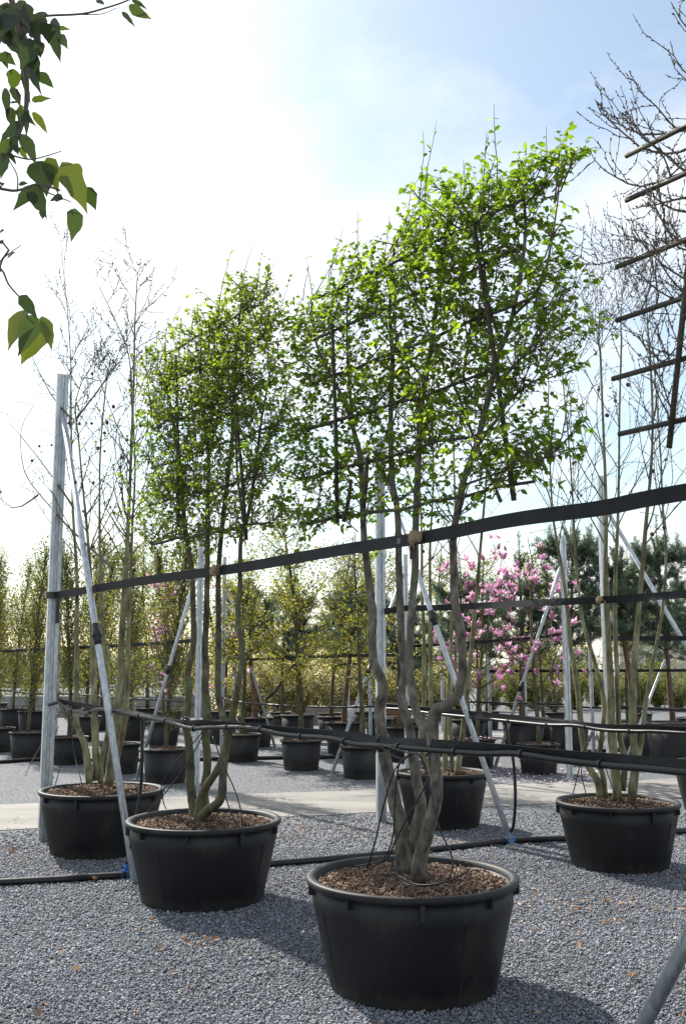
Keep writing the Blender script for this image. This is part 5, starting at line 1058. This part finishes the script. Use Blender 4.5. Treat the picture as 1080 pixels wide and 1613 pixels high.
# ------------------------------------------------------------------ overhanging big-leaved branch close by at the upper left
def overhang():
    Y0 = 2.1; rg = random.Random(77); base = (-1.75, 2.25, 0)
    t = thing('overhanging_tree', 'branch with large drooping leaves hanging into the upper left corner', 'tree', base)
    tp = smooth_path([(-1.75, 2.25, 0), (-1.72, 2.27, 1.2), (-1.76, 2.24, 2.4), (-1.70, 2.2, 3.4)], 4); MB().tube(tp, lerp_list([0.05, 0.045, 0.035, 0.02], len(tp)), 10).build('trunk', 'bark', t, True)
    A = lambda x, y, dy=0.0: AT(x, y, Y0 + dy)
    m = MB()
    for pts, r in (([Vector((-1.72, 2.22, 3.1)), A(-60, -120), A(5, -30), A(30, 40), A(40, 100), A(42, 165), A(28, 215), A(5, 255), A(-20, 290)], 0.008), ([A(30, 40), A(66, 26), A(128, 22), A(165, 13), A(198, 2), A(225, -12)], 0.003),
                   ([A(130, 23), A(160, 22), A(185, 12)], 0.0015), ([Vector((-1.74, 2.24, 2.7)), A(-60, 285), A(0, 297), A(28, 300), A(60, 290), A(95, 300)], 0.004), ([A(20, 245), A(48, 251), A(75, 245), A(97, 238)], 0.002), ([A(28, 300), A(27, 275), A(10, 245)], 0.002),
                   ([A(60, 297), A(80, 305), A(112, 318)], 0.002), ([Vector((-1.74, 2.24, 2.45)), A(-50, 380), A(0, 421), A(14, 448), A(36, 473)], 0.003), ([A(0, 412), A(14, 400), A(34, 386)], 0.0015)):
        sp = smooth_path(pts, 4); m.tube(sp, lerp_list([r, r * 0.55], len(sp)), 6)
    m.build('branches', 'twig', t)
    lf = [(38, 20, 58, 68, 22, .1), (60, 20, 55, 70, 20, .1), (20, 10, 10, 60, 26, .2), (5, 20, 20, 75, 24, .15), (48, 60, 32, 112, 24, .3), (70, 35, 76, 70, 18, .3), (78, 45, 98, 104, 14, .25), (82, 30, 94, 64, 13, .2), (88, 44, 113, 47, 6, .7), (92, 55, 108, 79, 11, .6),
          (0, 85, 26, 104, 13, .35), (42, 105, 66, 150, 9, .25), (58, 115, 86, 140, 13, .3), (22, 108, 18, 145, 17, .6), (36, 115, 47, 168, 11, .2), (8, 138, 14, 190, 12, .35), (50, 158, 83, 155, 8, .75), (16, 162, 29, 162, 5, .3), (52, 176, 76, 215, 10, .85), (42, 168, 43, 222, 9, .3), (34, 165, 30, 200, 10, .7),
          (30, 190, 2, 226, 14, .25), (22, 200, 29, 220, 9, .3), (15, 218, 3, 252, 13, .6), (4, 240, 2, 285, 15, .25), (31, 231, 46, 254, 7, .65), (14, 240, 28, 262, 6, .2), (58, 254, 72, 305, 33, .30), (74, 248, 92, 307, 22, .75), (98, 255, 138, 338, 26, .85), (118, 257, 130, 280, 9, .7), (132, 295, 152, 332, 17, .35),
          (50, 292, 20, 334, 14, .3), (48, 292, 72, 345, 22, .2), (78, 318, 100, 312, 22, .35), (118, 328, 112, 381, 18, .5), (30, 290, 46, 290, 6, .2), (66, 330, 68, 347, 8, .5), (0, 365, 8, 364, 6, .2), (0, 382, 4, 380, 5, .2), (12, 406, 24, 396, 6, .2), (2, 418, -4, 430, 8, .2),
          (30, 466, 62, 504, 15, .25), (40, 488, 8, 550, 30, .95), (58, 500, 33, 576, 36, .95), (52, 496, 28, 560, 22, .45), (66, 498, 82, 552, 15, .6), (203, 8, 241, 31, 12, .6), (192, 18, 212, 41, 6, .35), (208, 0, 232, 14, 6, .4), (152, 0, 166, 10, 7, .3), (30, 0, 42, 22, 12, .2), (64, 18, 62, 42, 16, .15), (20, 55, 40, 95, 26, .15), (8, 45, 12, 72, 20, .5), (45, 30, 30, 70, 30, .12), (52, 62, 64, 94, 18, .35), (0, 8, 18, 28, 18, .2)]
    for k in range(26):
        cx, cy = (rg.uniform(-6, 62), rg.uniform(0, 85)) if k < 17 else (rg.uniform(-8, 34), rg.uniform(90, 250)); L_ = rg.uniform(28, 55); an = rg.gauss(1.45, 0.5)
        lf.append((cx, cy, cx + L_ * math.cos(an), cy + L_ * math.sin(an), L_ * rg.uniform(0.2, 0.38), rg.uniform(0.0, 0.35)))
    for (x0, y0, x1, y1, w, r) in lf:
        dy = rg.gauss(0, 0.05); a = A(x0, y0, dy); b = A(x1, y1, dy + rg.gauss(0, 0.02)); d = b - a; L_ = d.length; W = w / F * Y0 * 1.5
        nn = Vector((rg.gauss(0, 0.35), -1, rg.gauss(0, 0.35)))
        lv = Leaves(); lv.add(a, d, nn, L_, W, r); P, D, S, Nn, l, ww, rr = lv.arrays()
        prof = [(0, 0.02), (0.07, 0.26), (0.17, 0.44), (0.3, 0.5), (0.46, 0.46), (0.6, 0.36), (0.73, 0.23), (0.86, 0.10), (1.0, 0.004)]
        bend = rg.uniform(-0.12, 0.12); fold = rg.uniform(0.04, 0.26); V = []; Fc = []
        for i, (s, hw) in enumerate(prof):
            c = P[0] + D[0] * L_ * s + Nn[0] * L_ * bend * s * s + S[0] * W * 0.10 * math.sin(s * 3.1) * (1 if int(x0) % 2 else -1)
            wv = 1 + 0.10 * math.sin(s * 17 + x0)
            V += [c - S[0] * W * hw * wv + Nn[0] * W * hw * fold, c, c + S[0] * W * hw * wv + Nn[0] * W * hw * fold]
        for i in range(len(prof) - 1):
            q = i * 3; Fc += [(q, q + 1, q + 4, q + 3), (q + 1, q + 2, q + 5, q + 4)]
        mk('leaf', V, Fc, 'leaf_big', t, True, [r] * len(V))
overhang()

# ------------------------------------------------------------------ dry leaves on the gravel
rg = random.Random(99); dl = []
for q in range(5):
    z = Leaves()
    for k in range(rg.choice((1, 2, 3))): z.add((rg.gauss(0, 0.006), rg.gauss(0, 0.006), 0.008), (rg.gauss(0, 1), rg.gauss(0, 1), 0.15), (rg.gauss(0, 0.5), rg.gauss(0, 0.5), 1), rg.uniform(0.03, 0.055), 0.026, rg.random())
    V, Fc, r = z.geom(True, 0.7, -0.25); o = mk('fallen_leaf', V, Fc, 'dry_leaf', None, False, r); dl.append(o.data); bpy.data.objects.remove(o)
spots = [(297, 1492), (236, 1455), (112, 1535), (425, 1536), (12, 1523), (95, 1510), (60, 1608), (330, 1488), (950, 1462), (815, 1440), (855, 1450), (975, 1410), (1000, 1425), (905, 1440), (1024, 1432), (985, 1455), (935, 1415), (910, 1500), (845, 1415), (1070, 1610), (1020, 1600), (225, 1472), (300, 1560), (150, 1390), (40, 1415), (470, 1305), (455, 1290), (520, 1300), (480, 1325), (560, 1330), (540, 1310), (720, 1330), (745, 1325), (700, 1340), (50, 1330), (20, 1345), (30, 1360), (1040, 1345), (840, 1425), (990, 1545), (1030, 1440), (960, 1425), (255, 1500), (480, 1340), (440, 1320)]
for (x, y) in spots:
    p = G(x, y); o = bpy.data.objects.new('fallen_leaf', rg.choice(dl)); COL.objects.link(o); o.location = (p.x, p.y, 0.012); o.rotation_euler = (rg.gauss(0, 0.15), rg.gauss(0, 0.15), rg.uniform(0, 6.28)); o.scale = (rg.uniform(0.8, 1.25),) * 3
    tag(o, 'curled dry brown leaf lying on the grey gravel', 'leaf', 'dry leaves on the gravel')
lv = Leaves()
for _ in range(1900):
    y = rg.uniform(4.2, 10.8); x = rg.uniform(-0.42, 0.42) * y
    if rg.random() > (0.25 + 0.75 * (y > 7.4)): continue
    lv.add((x, y, 0.014 + rg.random() * 0.004), (rg.gauss(0, 1), rg.gauss(0, 1), 0.1), (rg.gauss(0, 0.4), rg.gauss(0, 0.4), 1), rg.uniform(0.014, 0.042), 0.015, rg.random())
for (cx, cy, sp_, n_) in ((500, 1312, 0.45, 110), (905, 1440, 0.5, 90), (970, 1425, 0.35, 60), (40, 1345, 0.4, 60), (720, 1335, 0.3, 50), (300, 1490, 0.25, 14), (1040, 1340, 0.4, 50), (850, 1420, 0.25, 30)):
    c = G(cx, cy)
    for _ in range(n_): lv.add((c.x + rg.gauss(0, sp_), c.y + rg.gauss(0, sp_ * 0.6), 0.015 + rg.random() * 0.005), (rg.gauss(0, 1), rg.gauss(0, 1), 0.15), (rg.gauss(0, 0.5), rg.gauss(0, 0.5), 1), rg.uniform(0.018, 0.05), 0.018, rg.random())
tag(lv.build('leaf_litter', 'dry_leaf', None, False), 'small dry leaf crumbs sprinkled over the gravel', 'leaf litter', kind='stuff')
